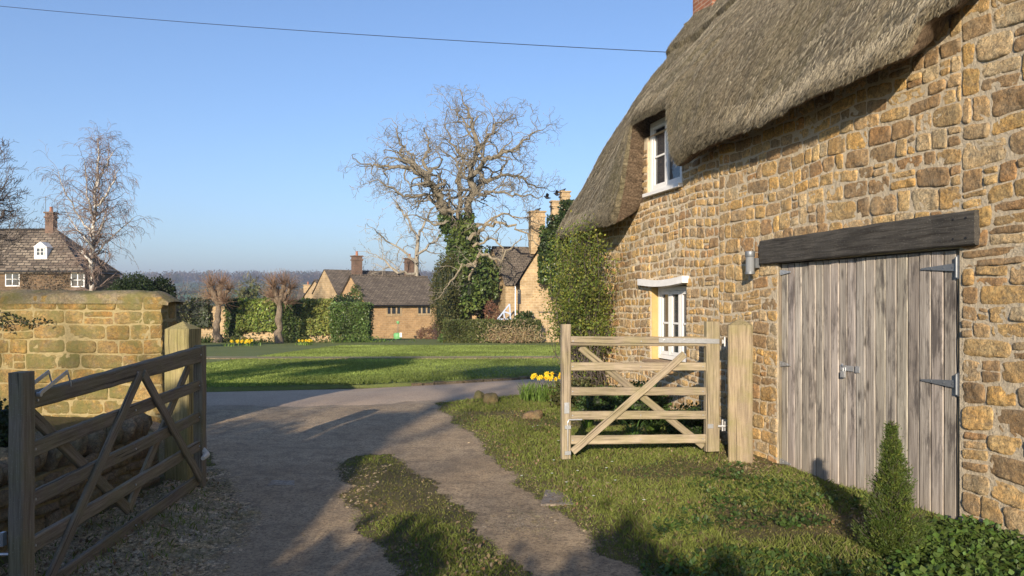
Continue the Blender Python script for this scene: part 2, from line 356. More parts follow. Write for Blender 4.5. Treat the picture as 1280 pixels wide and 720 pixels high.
M['fpbrick'] = m_brickfar('worn_chimney_brick', (.17, .10, .075), (.12, .08, .065), (.2, .16, .12), .225, .1, .0, .01)
M['pot'] = m_plain('terracotta_pot', (.34, .15, .09), .8)

# ------------------------------------------------------------------ ground
road_far = [(-60, 12.2), (-14, 13.4), (-5.7, 14.25), (-2.96, 15.0), (-1.38, 16.1), (.96, 18.0), (6, 21.6), (30, 36)]
road_near = [(-60, 9.0), (-14, 10.4), (-4.6, 11.45), (-2.2, 11.9), (-1.0, 12.5), (.37, 14.0), (1.3, 15.1), (7.5, 19.2), (32, 33)]
drive_px = [(-200, 514), (100, 514), (262, 512), (420, 508), (542, 503), (590, 540), (638, 588), (700, 642), (775, 695), (835, 735), (930, 820), (1100, 1000),
            (150, 1000), (240, 800), (262, 720), (296, 660), (300, 632), (276, 606), (263, 598), (250, 560), (60, 545), (-200, 545)]
DRIVE = [gp(*q) for q in drive_px]
STRIP = [gp(*q) for q in [(446, 568), (424, 588), (434, 612), (462, 655), (492, 700), (510, 760), (540, 1000), (800, 1000), (690, 790), (640, 722), (602, 668), (560, 622), (512, 588), (478, 570)]]
ROADP = road_far + road_near[::-1]
def sdist(P, poly):                               # signed distance, positive inside
    P = np.asarray(P, float); d = np.full(len(P), 1e9); ins = np.zeros(len(P), bool); n = len(poly)
    for i in range(n):
        a = np.array(poly[i]); b = np.array(poly[(i + 1) % n]); ab = b - a; t = np.clip(((P - a) @ ab) / (ab @ ab), 0, 1)
        d = np.minimum(d, np.linalg.norm(P - a - t[:, None] * ab, axis=1))
        c = ((a[1] > P[:, 1]) != (b[1] > P[:, 1])) & (P[:, 0] < (b[0] - a[0]) * (P[:, 1] - a[1]) / (b[1] - a[1] + 1e-12) + a[0]); ins ^= c
    return np.where(ins, d, -d)
def dmask(P):
    P3 = np.concatenate([P, np.zeros((len(P), 1))], 1); j = fbm(P3 * 2.2, 3) * .07 + fbm(P3 * 9, 2) * .03
    d = sdist(P, DRIVE) + j; s = sdist(P, STRIP) + j * 1.3; r = sdist(P, ROADP) + j * .35
    return np.maximum(np.minimum(d, -s), r), r, d, s
WD = V(-.2583, .9661, 0); WN = V(-.9661, -.2583, 0); WO = V(2.656, 7.6, 0)
def Wp(u, z, e=0.):
    u = np.asarray(u, float); z = np.asarray(z, float); e = np.asarray(e, float); u, z, e = np.broadcast_arrays(u, z, e)
    r = WO + u[..., None] * WD + e[..., None] * WN; r = r.copy(); r[..., 2] = z; return r
def near_z(X, Y):                                  # near ground relief
    X = np.asarray(X, float); Y = np.asarray(Y, float); P = np.stack([X.ravel(), Y.ravel()], 1)
    m, r, d, s = dmask(P); P3 = np.concatenate([P, np.zeros((len(P), 1))], 1)
    z = gz(X, Y).ravel() + fbm(P3 * .9, 2) * .012 + fbm(P3 * 5, 2) * .004
    z = z + sst(0, .35, -m) * .035 * (1 + .5 * fbm(P3 * 3, 2))
    # a low raised bed behind the low left wall
    z = z + .25 * sst(-3.32, -3.45, P[:, 0]) * np.maximum(sst(7.1, 6.9, P[:, 1]), sst(-3.6, -4.6, P[:, 0]) * sst(9.5, 9.2, P[:, 1]))
    return z.reshape(X.shape), m.reshape(X.shape), r.reshape(X.shape)
def ax(a, b, s): return np.linspace(a, b, int(round((b - a) / s)) + 1)
xs = ax(-6.4, 4.2, .045); ys = np.concatenate([ax(1.2, 9, .045), ax(9.06, 19, .09)])
GX, GY = np.meshgrid(xs, ys, indexing='ij'); GZ, GM, GR = near_z(GX, GY)
gf = gridf(len(xs), len(ys)); VV = np.stack([GX, GY, GZ], -1).reshape(-1, 3); ef = GM.ravel(); er = GR.ravel()
EC = np.stack([sst(-.10, .16, ef), sst(-.05, .2, er), np.clip(VV[:, 1] / 20, 0, 1)], 1)
def compact(v, f, *arrs):
    u, inv = np.unique(f, return_inverse=True); return (v[u], inv.reshape(f.shape)) + tuple(a[u] for a in arrs)

# verge / drive material share one recipe; the Col attribute says how bare the ground is
t = NT('verge_turf'); p = t.geo(); a = t.attr('Col'); sp = t.n('ShaderNodeSeparateColor'); t.L.new(a, sp.inputs[0])
n1 = t.noise(p, 1.7, 5, .65); n2 = t.noise(p, 26, 6, .75); n3 = t.noise(p, 90, 4, .7)
gr = t.mix(t.ramp(n1, [(.38, 0.), (.62, 1.)]), (.15, .15, .045), (.21, .18, .07)); gr = t.mix(t.ramp(n2, [(.46, 0.), (.56, .9)]), gr, (.18, .135, .08)); gr = t.mix(t.ramp(n2, [(.36, .9), (.44, 0.)]), gr, (.035, .04, .014))
gr = t.mix(t.ramp(n3, [(.6, 0.), (.7, .4)]), gr, (.22, .18, .12))
so_ = t.mix(t.ramp(n2, [(.35, 0.), (.7, 1.)]), (.085, .065, .045), (.2, .16, .115)); c = t.mix(t.ramp(t.math('ADD', sp.outputs[0], t.math('MULTIPLY', t.math('SUBTRACT', n2, .5), 1.2)), [(.3, 0.), (.7, 1.)]), gr, so_)
t.col(c); t.bump(n2, .06, 1.); t.bump(n3, .02, 1.); M['verge'] = t.m
t = NT('worn_gravel_drive'); p = t.geo(); a = t.attr('Col'); sp = t.n('ShaderNodeSeparateColor'); t.L.new(a, sp.inputs[0])
n1 = t.noise(p, 1.1, 5, .6); n2 = t.noise(p, 40, 6, .8); vr = t.vor(p, 85); vr2 = t.vor(p, 38, 'F1', 'Color')
c = t.mix(t.ramp(n1, [(.35, 0.), (.65, 1.)]), (.44, .325, .20), (.56, .425, .27)); c = t.mix(t.ramp(t.noise(p, 6, 6, .75), [(.40, .55), (.52, 0.)]), c, (.20, .15, .10)); c = t.mix(t.ramp(n2, [(.40, .85), (.52, 0.)]), c, (.16, .12, .08))
c = t.mix(t.ramp(vr, [(.12, .75), (.3, 0.)]), c, (.55, .46, .33)); c = t.mix(t.math('MULTIPLY', sp.outputs[1], .3), c, (.33, .26, .195))
c = t.mix(t.ramp(t.math('ADD', sp.outputs[0], t.math('MULTIPLY', t.math('SUBTRACT', n2, .5), 1.6)), [(.35, 1.), (.75, 0.)]), c, (.095, .083, .042))
t.col(c); t.bump(vr, .012, -1.); t.bump(n2, .025, 1.); M['drive'] = t.m
t = NT('road_tarmac'); p = t.geo(); n2 = t.noise(p, 30, 6, .8); n1 = t.noise(p, .8, 5, .6); vr = t.vor(p, 60)
c = t.mix(t.ramp(n1, [(.35, 0.), (.65, 1.)]), (.46, .34, .235), (.54, .41, .285)); c = t.mix(t.ramp(n2, [(.35, .6), (.6, 0.)]), c, (.17, .13, .10)); c = t.mix(t.ramp(vr, [(.1, .5), (.25, 0.)]), c, (.3, .26, .22))
t.col(c); t.bump(n2, .006, .8); M['road'] = t.m
t = NT('village_grass'); p = t.geo(); n1 = t.noise(p, .35, 5, .65); n2 = t.noise(p, 7, 6, .75); n3 = t.noise(p, 40, 5, .8)
c = t.mix(t.ramp(n1, [(.35, 0.), (.65, 1.)]), (.14, .18, .048), (.19, .215, .062)); c = t.mix(t.ramp(n2, [(.45, 0.), (.65, .6)]), c, (.15, .135, .055)); c = t.mix(t.ramp(n3, [(.3, .7), (.5, 0.)]), c, (.045, .062, .018))
sx = t.n('ShaderNodeSeparateXYZ'); t.L.new(p, sx.inputs[0])
fc = t.vor(t.vscale(p, (.0075, .0035, 0)), 1., 'F1', 'Color'); fs = t.n('ShaderNodeSeparateColor'); t.L.new(fc, fs.inputs[0])
fld = t.ramp(fs.outputs[0], [(.0, (.09, .16, .05)), (.35, (.10, .17, .05)), (.4, (.14, .13, .07)), (.6, (.08, .14, .045)), (.8, (.13, .12, .07)), (1., (.11, .18, .06))])
c = t.mix(t.ramp(t.math('DIVIDE', sx.outputs[1], 1000.), [(.15, 0.), (.2, 1.)]), c, fld); t.col(c); t.bump(n3, .03, .7); M['lawn'] = t.m

mb = MB(); v, f, c = compact(VV, gf[(ef[gf] < .06).all(1) | (er[gf] < .0).all(1) & (ef[gf] < .06).any(1)], EC); mb.add(v, f, c); struct(mb.build('verge', M['verge'], loc=(0, 0, 0), smooth=True))
sel = (ef[gf] > 0).all(1) & (er[gf].min(1) <= .5); mb = MB(); v, f, c = compact(VV + V(0, 0, .004), gf[sel], EC); mb.add(v, f, c); struct(mb.build('driveway', M['drive'], loc=(0, 0, 0), smooth=True))
# road: a sheet of its own across the frame
def resample(poly, n):
    p = np.array(poly, float); L = np.concatenate([[0], np.cumsum(np.linalg.norm(np.diff(p, axis=0), axis=1))]); s = np.linspace(0, L[-1], n)
    return np.stack([np.interp(s, L, p[:, 0]), np.interp(s, L, p[:, 1])], 1)
A = resample(road_far, 240); B = resample(road_near, 240)
rg = np.stack([A * (1 - q) + B * q for q in np.linspace(0, 1, 12)], 1); z = gz(rg[..., 0], rg[..., 1]) + np.interp(np.linspace(0, 1, 12), [0, .1, .5, .85, 1], [.012, .018, .03, .012, -.04])[None]
mb = MB(); mb.add(np.concatenate([rg, z[..., None]], -1).reshape(-1, 3), gridf(240, 12)[:, ::-1]); struct(mb.build('road', M['road'], loc=(0, 0, 0), smooth=True))
# far ground sheet
yy = np.concatenate([ax(-120, 0, 10), ax(2, 60, 1), ax(64, 200, 6), ax(220, 2400, 30), [3000, 4000, 5200]]); xx = np.concatenate([-np.geomspace(12, 3500, 45)[::-1], ax(-11, 11, 1), np.geomspace(12, 3500, 45)])
X2, Y2 = np.meshgrid(xx, yy, indexing='ij'); Z2 = gz(X2, Y2) - .05 - .12 * ((X2 > -7) & (X2 < 5) & (Y2 < 10.5) & (Y2 > 0))
mb = MB(); mb.add(np.stack([X2, Y2, Z2], -1).reshape(-1, 3), gridf(len(xx), len(yy))); struct(mb.build('ground', M['lawn'], loc=(0, 0, 0), smooth=True))
# green: raised lawn sheet beyond the road with a kerb of stones
C2 = resample(road_far, 300); mb = MB(); rows = []
for k, d in enumerate([.10, .16, .6, 1.2, 2.5, 5, 9, 14, 20, 27, 34, 42, 50]):
    q = C2.copy(); q[:, 1] += d + (0 if k else 0); rows.append(q)
G = np.stack(rows, 1); Gz = gz(G[..., 0], G[..., 1]) + .10 + fbm(np.concatenate([G * .25, 0 * G[..., :1]], -1), 2) * .03
Gz[:, 0] -= .17; Gz[:, 1] -= .02
mb.add(np.concatenate([G, Gz[..., None]], -1).reshape(-1, 3), gridf(300, 13)[:, ::-1]); struct(mb.build('lawn', M['lawn'], loc=(0, 0, 0), smooth=True))
mb = MB(); q = resample(road_far, 1500); acc = 0
for i in range(330, 1000):
    a = q[i - 1]; b = q[i]
    if b[0] < -2.2 or b[0] > 6: continue
    acc += 1
    if acc % 4: continue
    i2 = min(i + 4, 1499); a = q[i]; b = q[i2]; d = unit(np.append(b - a, 0)); L = np.linalg.norm(b - a) * R.uniform(.7, .96); s = V(-d[1], d[0], 0)
    z0 = float(gz(a[0], a[1])); boxo(mb, (a[0], a[1], z0 - .05), d * L, s * R.uniform(.12, .16), (0, 0, .05 + R.uniform(.05, .075)), V(.2, .17, .12) * R.uniform(.6, 1.25))
struct(mb.build('kerb', M['stone'], loc=(0, 0, 0)))
# narrow path over the green
pth = np.array([[x, 25.4 + .035 * (x + 8) + .25 * math.sin(x * .3)] for x in np.linspace(-30, 14, 120)])
pp = np.stack([pth, pth + V(0, .55)], 1); z = gz(pp[..., 0], pp[..., 1]) + .155
mb = MB(); mb.add(np.concatenate([pp, z[..., None]], -1).reshape(-1, 3), gridf(120, 2)[:, ::-1]); struct(mb.build('path', M['drive'], loc=(0, 0, 0)))
mb = MB(); e0 = np.stack([pth - V(0, .05), pth - V(0, .05) + V(0, .14)], 1)
for i in range(119):
    a = pth[i]; b = pth[i + 1]; boxo(mb, (a[0], a[1] - .13, gz(*a) + .04), ((b - a)[0] * .96, (b - a)[1], 0), (0, .08, 0), (0, 0, .105), V(.2, .17, .12) * R.uniform(.7, 1.15))
struct(mb.build('path_edging', M['stone'], loc=(0, 0, 0)))

# ------------------------------------------------------------------ grass and gravel
def pts_in(x0, x1, y0, y1, n, seed):
    r = np.random.RandomState(seed); y = y0 * (y1 / y0) ** r.rand(n) if y0 > 0 else r.uniform(y0, y1, n)
    return np.stack([r.uniform(x0, x1, n), y], 1)
def nz_at(P):
    z, m, r = near_z(P[:, 0], P[:, 1]); return z, m
def wdist(P): return (np.concatenate([P, np.zeros((len(P), 1))], 1) - WO) @ WN     # distance from cottage wall
mb = MB(); P = pts_in(-5.5, 4.2, 2.6, 17, 420000, 1); z, m = nz_at(P); P3 = np.concatenate([P, 0 * z[:, None]], 1)
inframe = np.abs(P[:, 0] / P[:, 1]) < .72
lush = sst(-.75, .2, fbm(P3 * 1.1, 3) + .25 * (P[:, 1] > 8.5) + .1); strip = sdist(P, STRIP) > -.1
keep = (m < .03 + .05 * R.rand(len(P))) & (wdist(P) > .03) & (R.rand(len(P)) < (.42 + .58 * lush) * np.where((P[:, 0] < -1.3) & ~strip, np.where(P[:, 1] < 7.6, .10, .7), 1) * np.where(strip, .9, 1)) & inframe & ~((P[:, 0] < -3.3) & (P[:, 1] < 9.3))
P = P[keep]; z = z[keep]; lush = lush[keep]; m = m[keep]
gcol = np.array([.16, .16, .045]) * (1 - lush[:, None]) + np.array([.17, .20, .045]) * lush[:, None]
dry = R.rand(len(P)) < .14; gcol[dry] = (.22, .18, .09)
blades(mb, np.stack([P[:, 0], P[:, 1], z - .004], 1), .018 + .03 * lush * sst(.0, .35, -m) * np.where(sdist(P, STRIP) > -.1, .7, 1), .0045 + .0006 * P[:, 1], gcol, .5, 1)
# lawn edge blades
P = np.stack([R.uniform(-9, 5, 170000), 14 * (40 / 14) ** R.rand(170000)], 1); ry = np.interp(P[:, 0], [q[0] for q in road_far], [q[1] for q in road_far])
k = (P[:, 1] > ry + .15) & ((P[:, 1] < 25.1) | (P[:, 1] > 26.7)) & (np.abs(P[:, 0] / P[:, 1]) < .72); P = P[k]
gz_ = gz(P[:, 0], P[:, 1]) + .09; q = fbm(np.concatenate([P * .5, P[:, :1] * 0], 1), 3)[:, None]
blades(mb, np.stack([P[:, 0], P[:, 1], gz_], 1), .055, .010 + .0007 * P[:, 1], np.array([.20, .25, .062]) * (1 + .3 * q) , .5, 7)
tag(mb.build('grass', M['grass'], loc=(0, 0, 0)), 'short green grass blades over the verges, middle strip and green', 'grass', kind='stuff')

def pebbles(mb, P, z, size, cols, flat=.5, seed=0):
    n = len(P); r = np.random.RandomState(seed); o = np.array([[1, 0, 0], [.3, .9, .1], [-.8, .5, 0], [-.7, -.6, .1], [.4, -.9, 0], [.1, .05, 1], [0, 0, -1]])
    f = np.array([[0, 1, 5], [1, 2, 5], [2, 3, 5], [3, 4, 5], [4, 0, 5]])
    v = o[None] * (1 + r.uniform(-.3, .3, (n, 7, 3))); a = r.uniform(0, 6.28, n); ca, sa = np.cos(a)[:, None], np.sin(a)[:, None]; s = (size * r.lognormal(0, .35, n))[:, None]
    x = (v[..., 0] * ca - v[..., 1] * sa * .7) * s; y = (v[..., 0] * sa + v[..., 1] * ca * .7) * s; tilt = r.uniform(-.4, .4, (n, 1)); zz = v[..., 2] * s * flat + x * tilt
    vv = np.stack([x + P[:, :1], y + P[:, 1:2], zz + z[:, None]], -1)
    cc = np.asarray(cols)[None] * r.uniform(.5, 1.35, (n, 1)) if np.asarray(cols).ndim == 1 else cols * r.uniform(.6, 1.3, (n, 1))
    mb.add(vv.reshape(-1, 3), (np.arange(n)[:, None, None] * 7 + f[None]).reshape(-1, 3), np.repeat(cc, 7, 0))
mb = MB()
# chips by the left gate
P = pts_in(-3.1, -1.2, 2.9, 7.6, 60000, 3); z, m = nz_at(P); k = (m < .12) & (R.rand(len(P)) < sst(.35, -.05, m) + .02) & (P[:, 0] > -3.15 + 0 * m) & ((sdist(P, STRIP) < -.25) | (R.rand(len(P)) < .06)); P = P[k]
pebbles(mb, P, z[k], .016, (.62, .51, .36), .35, 1)
# loose stones over the drive and along its edges
P = pts_in(-4.5, 3.0, 2.7, 13.5, 130000, 4); z, m = nz_at(P); dens = .25 + .5 * sst(.26, .02, np.abs(m)) * 1.3 * (fbm(np.concatenate([P * 1.3, 0 * P[:, :1]], 1), 2) > -.15)
k = (m > -.16) & (R.rand(len(P)) < dens) & (wdist(P) > .1); P = P[k]; pebbles(mb, P, z[k] + .000, .0068, np.where((R.rand(len(P)) < .5)[:, None], V(.50, .41, .29), V(.24, .18, .12)), .55, 2)
c0 = gp(660, 655); Pc = np.array(c0) + R.normal(size=(420, 2)) * V(.16, .2); z, m = nz_at(Pc); pebbles(mb, Pc, z + .002, .012, (.36, .31, .24), .4, 3)
c0 = gp(728, 612); Pc = np.array(c0) + R.normal(size=(200, 2)) * V(.1, .14); z, m = nz_at(Pc); pebbles(mb, Pc, z + .004, .013, (.36, .33, .28), .5, 3)
# pale crumbs at the foot of the garage doors
P = Wp(R.uniform(-1.9, .2, 700), 0, R.uniform(.12, .5, 700))[:, :2]; z, m = nz_at(P); pebbles(mb, P, z + .004, .014, (.38, .30, .2), .4, 9)
tag(mb.build('gravel', M['rubble'], loc=(0, 0, 0)), 'loose gravel and chips along the drive edges and beside the left gate', 'gravel', kind='stuff')
# leaf litter over the verge
mb = MB(); P = pts_in(-3.1, 4.0, 2.9, 11, 24000, 21); z, m = nz_at(P); k = (m < -.02) & (wdist(P) > .04) & (fbm(np.concatenate([P * 1.5, 0 * P[:, :1] + 3], 1), 3) > -.1); P = P[k]
leaves(mb, np.stack([P[:, 0], P[:, 1], z[k] + .012], 1), .03, np.where((R.rand(len(P)) < .5)[:, None], V(.30, .22, .13), V(.17, .11, .06)), -.1, .7, N=np.tile(V(0, 0, 1.5), (len(P), 1)), seed=31)
tag(mb.build('leaf_litter', M['leaf'], loc=(0, 0, 0)), 'dead brown leaves scattered over the verges', 'leaf litter', kind='stuff')
for i_, (px, py) in enumerate([(725, 563), (722, 600), (758, 594), (769, 612), (698, 560), (692, 583), (672, 540), (666, 541), (805, 640), (742, 633), (690, 601), (708, 612), (652, 600), (765, 585)]):
    x, y = gp(px, py); z_ = float(near_z(np.array([x]), np.array([y]))[0][0]) + .035; mb = MB(); a = np.arange(12) * math.pi / 6; v = np.stack([x + .013 * np.cos(a), y + .013 * np.sin(a), z_ + .004 + 0 * a], 1); mb.add(np.concatenate([v, [[x, y, z_]]]), np.array([[k_, (k_ + 1) % 12, 12] for k_ in range(12)]), (.8, .8, .76)); tube(mb, [V(x, y, z_), V(x, y, z_ - .03)], [.002, .002], 4, (.1, .2, .03))
    tag(mb.build('daisy', M['petal']), 'small white daisy in the grass of the verge', 'flower', 'daisies in the verge')
# flat drain slabs set in the drive
def slab(px0, px1, py0, py1, label, col):
    a = gp(px0, py1); b = gp(px1, py1); c = gp(px1, py0); d = gp(px0 + 6, py0); zc = near_z(np.array([a[0], b[0], c[0], d[0]]), np.array([a[1], b[1], c[1], d[1]]))[0].mean()
    mb = MB(); lo = [V(q[0], q[1], zc - .05) for q in (a, b, c, d)]; hi = [V(q[0], q[1], zc + .008) for q in (a, b, c, d)]
    mb.add(np.array(lo + hi), BOXF, col); return tag(mb.build('stone_slab', M['stone'], sm_angle=30), label, 'slab', 'flat slabs set in the drive')
slab(334, 368, 603, 609, 'small pale slab set in the left wheel track', (.42, .38, .33))
slab(676, 722, 616, 634, 'grey slab standing in for a bluish wet patch at the right edge of the drive beside loose stones', (.30, .28, .26))  # slab shape stands in for a wet patch

# ------------------------------------------------------------------ rubble masonry
def stone_cell(mb, mapf, q, depth, col, res=.03, rnd=.1, seedv=0.):
    # q: four (s,z) corners bl, br, tr, tl
    q = np.asarray(q, float); w = np.linalg.norm(q[1] - q[0]); h = np.linalg.norm(q[3] - q[0])
    nx = int(np.clip(w / res, 5, 18)) + 2; ny = int(np.clip(h / res, 4, 12)) + 2
    a = np.sin(np.linspace(-1, 1, nx) * math.pi / 2 * .97); b = np.sin(np.linspace(-1, 1, ny) * math.pi / 2 * .97); a /= a.max(); b /= b.max()
    A, Bq = np.meshgrid(a, b, indexing='ij'); A2 = A * (1 - rnd * Bq ** 4); B2 = Bq * (1 - rnd * A ** 4)
    s = (A2 + 1) / 2; t_ = (B2 + 1) / 2
    pos = ((1 - s) * (1 - t_))[..., None] * q[0] + (s * (1 - t_))[..., None] * q[1] + (s * t_)[..., None] * q[2] + ((1 - s) * t_)[..., None] * q[3]
    n3 = np.concatenate([pos, np.full(pos.shape[:2] + (1,), seedv)], -1)
    fr_ = fbm(n3 * 11 + seedv, 4); hgt = depth * ((1 - np.abs(A) ** 14) * (1 - np.abs(Bq) ** 12)) ** .5 * (.85 + .55 * np.round(fr_ * 2.2) / 2.2 * .6 + .3 * fr_) + .0045 * fbm(n3 * 34, 2) + (A * R.uniform(-.5, .5) + Bq * R.uniform(-.5, .5)) * depth * .7 - .003
    edge = (np.abs(A) > .99) | (np.abs(Bq) > .99); hgt = np.where(edge, -.005, hgt)
    pos = pos + np.where(edge, .6, .35)[..., None] * .012 * np.stack([fbm(n3 * 16 + 5, 2), fbm(n3 * 16 + 9, 2)], -1)
    v = mapf(pos[..., 0], pos[..., 1], hgt).reshape(-1, 3); f = gridf(nx, ny)
    c = np.asarray(col) * (1 + .12 * fbm(n3.reshape(-1, 3) * 9, 2))[:, None]
    mb.add(v, f, c)
def masonry(mb, mapf, s0, s1, z0, topf, holes, hr, wr, pal, depth, gap=.014, res=.03, sizef=None, flip=False, wave=.02):
    z = z0; k = 0
    while True:
        h = R.uniform(*hr); sc = 1.
        if z > max(topf(s0), topf(s1), topf((s0 + s1) / 2), topf(s0 + .7 * (s1 - s0))) + .1: break
        s = s0 - R.uniform(0, .1)
        while s < s1:
            m_ = sizef(s, z) if sizef else 1.; w = R.uniform(*wr) * m_ * (1.25 if R.rand() < .15 else 1)
            e = min(s + w, s1); 
            if s1 - e < .07: e = s1
            ss = max(s, s0); zm = z + h / 2
            for (a, b, c, d) in holes:
                if c < zm < d:
                    if ss < a < e: e = a
                    elif a <= ss < b: ss = e = b
            if e - ss > .04 and zm < topf((ss + e) / 2):
                def wv(x, y): return y + wave * math.sin(x * 2.1 + y * 1.3) + wave * .7 * math.sin(x * 5.3 + y * 4.1)
                j = lambda: R.uniform(-.009, .009); g = gap * R.uniform(.6, 1.4) / 2
                cells = [(ss, e, z, z + h)]
                r_ = R.rand()
                if r_ < .12 and h > .12: 
                    f_ = R.uniform(.4, .6); cells = [(ss, e, z, z + h * f_), (ss, e, z + h * f_, z + h)]
                elif r_ < .22 and h > .11 and e - ss > .2:
                    f_ = R.uniform(.45, .6); x_ = ss + (e - ss) * R.uniform(.35, .65); cells = [(ss, x_, z, z + h), (x_, e, z, z + h * f_), (x_, e, z + h * f_, z + h)]
                for (xa, xb, za, zb) in cells:
                    for (a, b, c, d) in holes:
                        if xa < b - .02 and xb > a + .02:
                            if c - .01 < za < d: za = d + .004
                            if c < zb < d + .01: zb = c - .004
                    if zb - za < .035: continue
                    q = [(xa + g + j() * .6, wv(xa, za) + g + j()), (xb - g + j() * .6, wv(xb, za) + g + j()), (xb - g + j() * .6, wv(xb, zb) - g + j()), (xa + g + j() * .6, wv(xa, zb) - g + j())]
                    col = np.array(pal[R.randint(len(pal))]) * R.uniform(.82, 1.15)
                    stone_cell(mb, mapf, q, depth * R.uniform(.5, 1.3), col, res, R.uniform(.03, .16), R.rand() * 30)
            s = max(e, s + .02)
        z += h; k += 1
def holed(mb, mapf, s0, s1, z0, topz, holes, th, col=(1, 1, 1)):
    S = sorted({s0, s1, *[h[0] for h in holes], *[h[1] for h in holes]}); Z = sorted({z0, topz, *[h[2] for h in holes], *[h[3] for h in holes]})
    Z = [q for q in Z if q <= topz]
    for i in range(len(S) - 1):
        for k in range(len(Z) - 1):
            sm, zm = (S[i] + S[i + 1]) / 2, (Z[k] + Z[k + 1]) / 2
            if any(h[0] < sm < h[1] and h[2] < zm < h[3] for h in holes): continue
            for e in (0., -th):
                v = mapf(np.array([S[i], S[i + 1], S[i + 1], S[i]]), np.array([Z[k], Z[k], Z[k + 1], Z[k + 1]]), np.full(4, e)); mb.add(v, [[0, 1, 2, 3]] if e == 0 else [[3, 2, 1, 0]], col)
    for (a, b, c, d) in holes:
        for (p, q) in (((a, c), (a, d)), ((a, d), (b, d)), ((b, d), (b, c)), ((b, c), (a, c))):
            v = mapf(np.array([p[0], q[0], q[0], p[0]]), np.array([p[1], q[1], q[1], p[1]]), np.array([0, 0, -th, -th])); mb.add(v, [[0, 1, 2, 3]], col)

# ------------------------------------------------------------------ thatched cottage
UE = 6.15; UN = -6.0                                # far and near ends along the wall
def z0f(u):                                        # eave height
    u = np.asarray(u, float)
    z = 3.36 - .035 * (u + 2)                      # right run
    z = z + (sst(-2.0, -2.16, u)) * .20 + sst(-2.15, -3.3, u) * .46
    win = sst(1.55, 1.95, u); z = z + win * (4.02 - z) + 0 * u
    z = z - sst(1.2, 1.5, u) * (1 - win) * .05
    lo = sst(3.02, 3.30, u); z = z + lo * (2.68 - z) + sst(5.2, 6.3, u) * .05
    return z
def e0f(u):
    u = np.asarray(u, float); e = .42 - .04 * np.sin(u * 1.3); w = sst(1.6, 2.0, u) * sst(3.35, 3.05, u)
    return e * (1 - w) + .32 * w + sst(3.1, 3.6, u) * .06 - sst(-1.7, -2.3, u) * .13
ER, ZR = -2.45, 6.98
def kneef(u):                                      # outward offset of the surface at z = 4.25
    u = np.asarray(u, float); a = sst(-.6, 1.6, u) * sst(4.9, 3.3, u)
    base = np.where(u > 3.2, -.45, -.18 + sst(-2, -3, u) * .35); base = -.18 + sst(1.5, 4.5, u) * -.27 + sst(-2, -3.2, u) * .42
    return base * (1 - a) + .22 * a
us = np.unique(np.concatenate([ax(UN, -3, .06), ax(-3, -1.4, .03), ax(-1.4, 1.2, .05), ax(1.2, 3.6, .02), ax(3.6, UE + .12, .05)])); nU = len(us)
z0 = z0f(us); e0 = e0f(us); kn = kneef(us); cols_ = []; tcs = []; nS = 110
P0 = np.stack([e0, z0 + .07], 1); PK = np.stack([kn, np.maximum(4.3, z0 + .32)], 1); PK[:, 0] = np.minimum(PK[:, 0], e0 + .02); P1 = np.tile([ER, ZR], (nU, 1))
pk2 = PK + (P1 - PK) * .33; 
def curve(u_i):
    # piecewise line through eave, knee, ridge, softened
    a, b, c = P0[u_i], PK[u_i], P1[u_i]; la = np.linalg.norm(b - a); lb = np.linalg.norm(c - b); s = np.linspace(0, la + lb, nS)
    def at_(s_): return np.where((s_ < la)[:, None], a + (b - a) * (s_ / la)[:, None], b + (c - b) * ((s_ - la) / lb)[:, None])
    r = 0
    for d in np.linspace(-.95, .95, 11): r = r + at_(np.clip(s + d * np.minimum(1, s / 1.0) * np.minimum(1, (la + lb - s) / 1.), 0, la + lb))
    return r / 11, s
top = []; 
for i in range(nU):
    cpt, s = curve(i); top.append(cpt); tcs.append(s)
top = np.array(top); SS = np.array(tcs)             # nU x nS x (e,z)
SR = SS.max(1, keepdims=True) - SS
bulk = fbm(np.stack([us[:, None] * .8 + 0 * SS, SR * .7, 0 * SS], -1), 3) * .055 + fbm(np.stack([us[:, None] * 8 + 0 * SS, SR * 2.6, 0 * SS + 9], -1), 3) * .016 + fbm(np.stack([us[:, None] * 3.2 + 0 * SS, SR * 1.1, 0 * SS + 4], -1), 3) * .022
fade = sst(0, .2, SS)
# verge rolls over at the far end
vr_ = np.sqrt(np.clip(1 - sst(UE - .35, UE + .12, us) ** 2, 0.001, 1))[:, None]; sink = (1 - vr_) * .38
curl = np.clip(1 - SS / .16, 0, 1) ** 2 * .09
E = top[..., 0] - curl + (bulk * .8) * (.35 + .65 * fade) - sink * .8; Zt = top[..., 1] + bulk * .6 - sink * .55
ridge = sst(SS.max(1, keepdims=True) - 1.05, SS.max(1, keepdims=True) - 1.0, SS + .10 * np.abs(((us[:, None] / .55) % 1) - .5)); E = E + ridge * .075; Zt = Zt + ridge * .055
Vt = Wp(us[:, None] + 0 * SS, Zt, E)
mbt = MB(); tcv = np.stack([us[:, None] + 0 * SS, SR, 0 * SS], -1)
lich = np.clip(1 + .22 * fbm(np.stack([us[:, None] * .6 + 0 * SS, SS * .5, 0 * SS], -1), 3), .6, 1.4)[..., None] * np.array([1, .99, .97])
mbt.add(Vt.reshape(-1, 3), gridf(nU, nS)[:, ::-1], lich.reshape(-1, 3), tcv.reshape(-1, 3))
# back slope mirrored
mir = Wp(us[:, None] + 0 * SS, Zt, 2 * ER - E); mbt.add(mir.reshape(-1, 3), gridf(nU, nS), (1, 1, 1), tcv.reshape(-1, 3))
cottage = thing('thatched_cottage', 'long golden ironstone cottage with a grey thatched roof filling the right side', 'cottage', WO)
mbt.build('thatched_roof', M['thatch'], cottage, smooth=True)
thatch_obj = bpy.data.objects['thatched_roof']
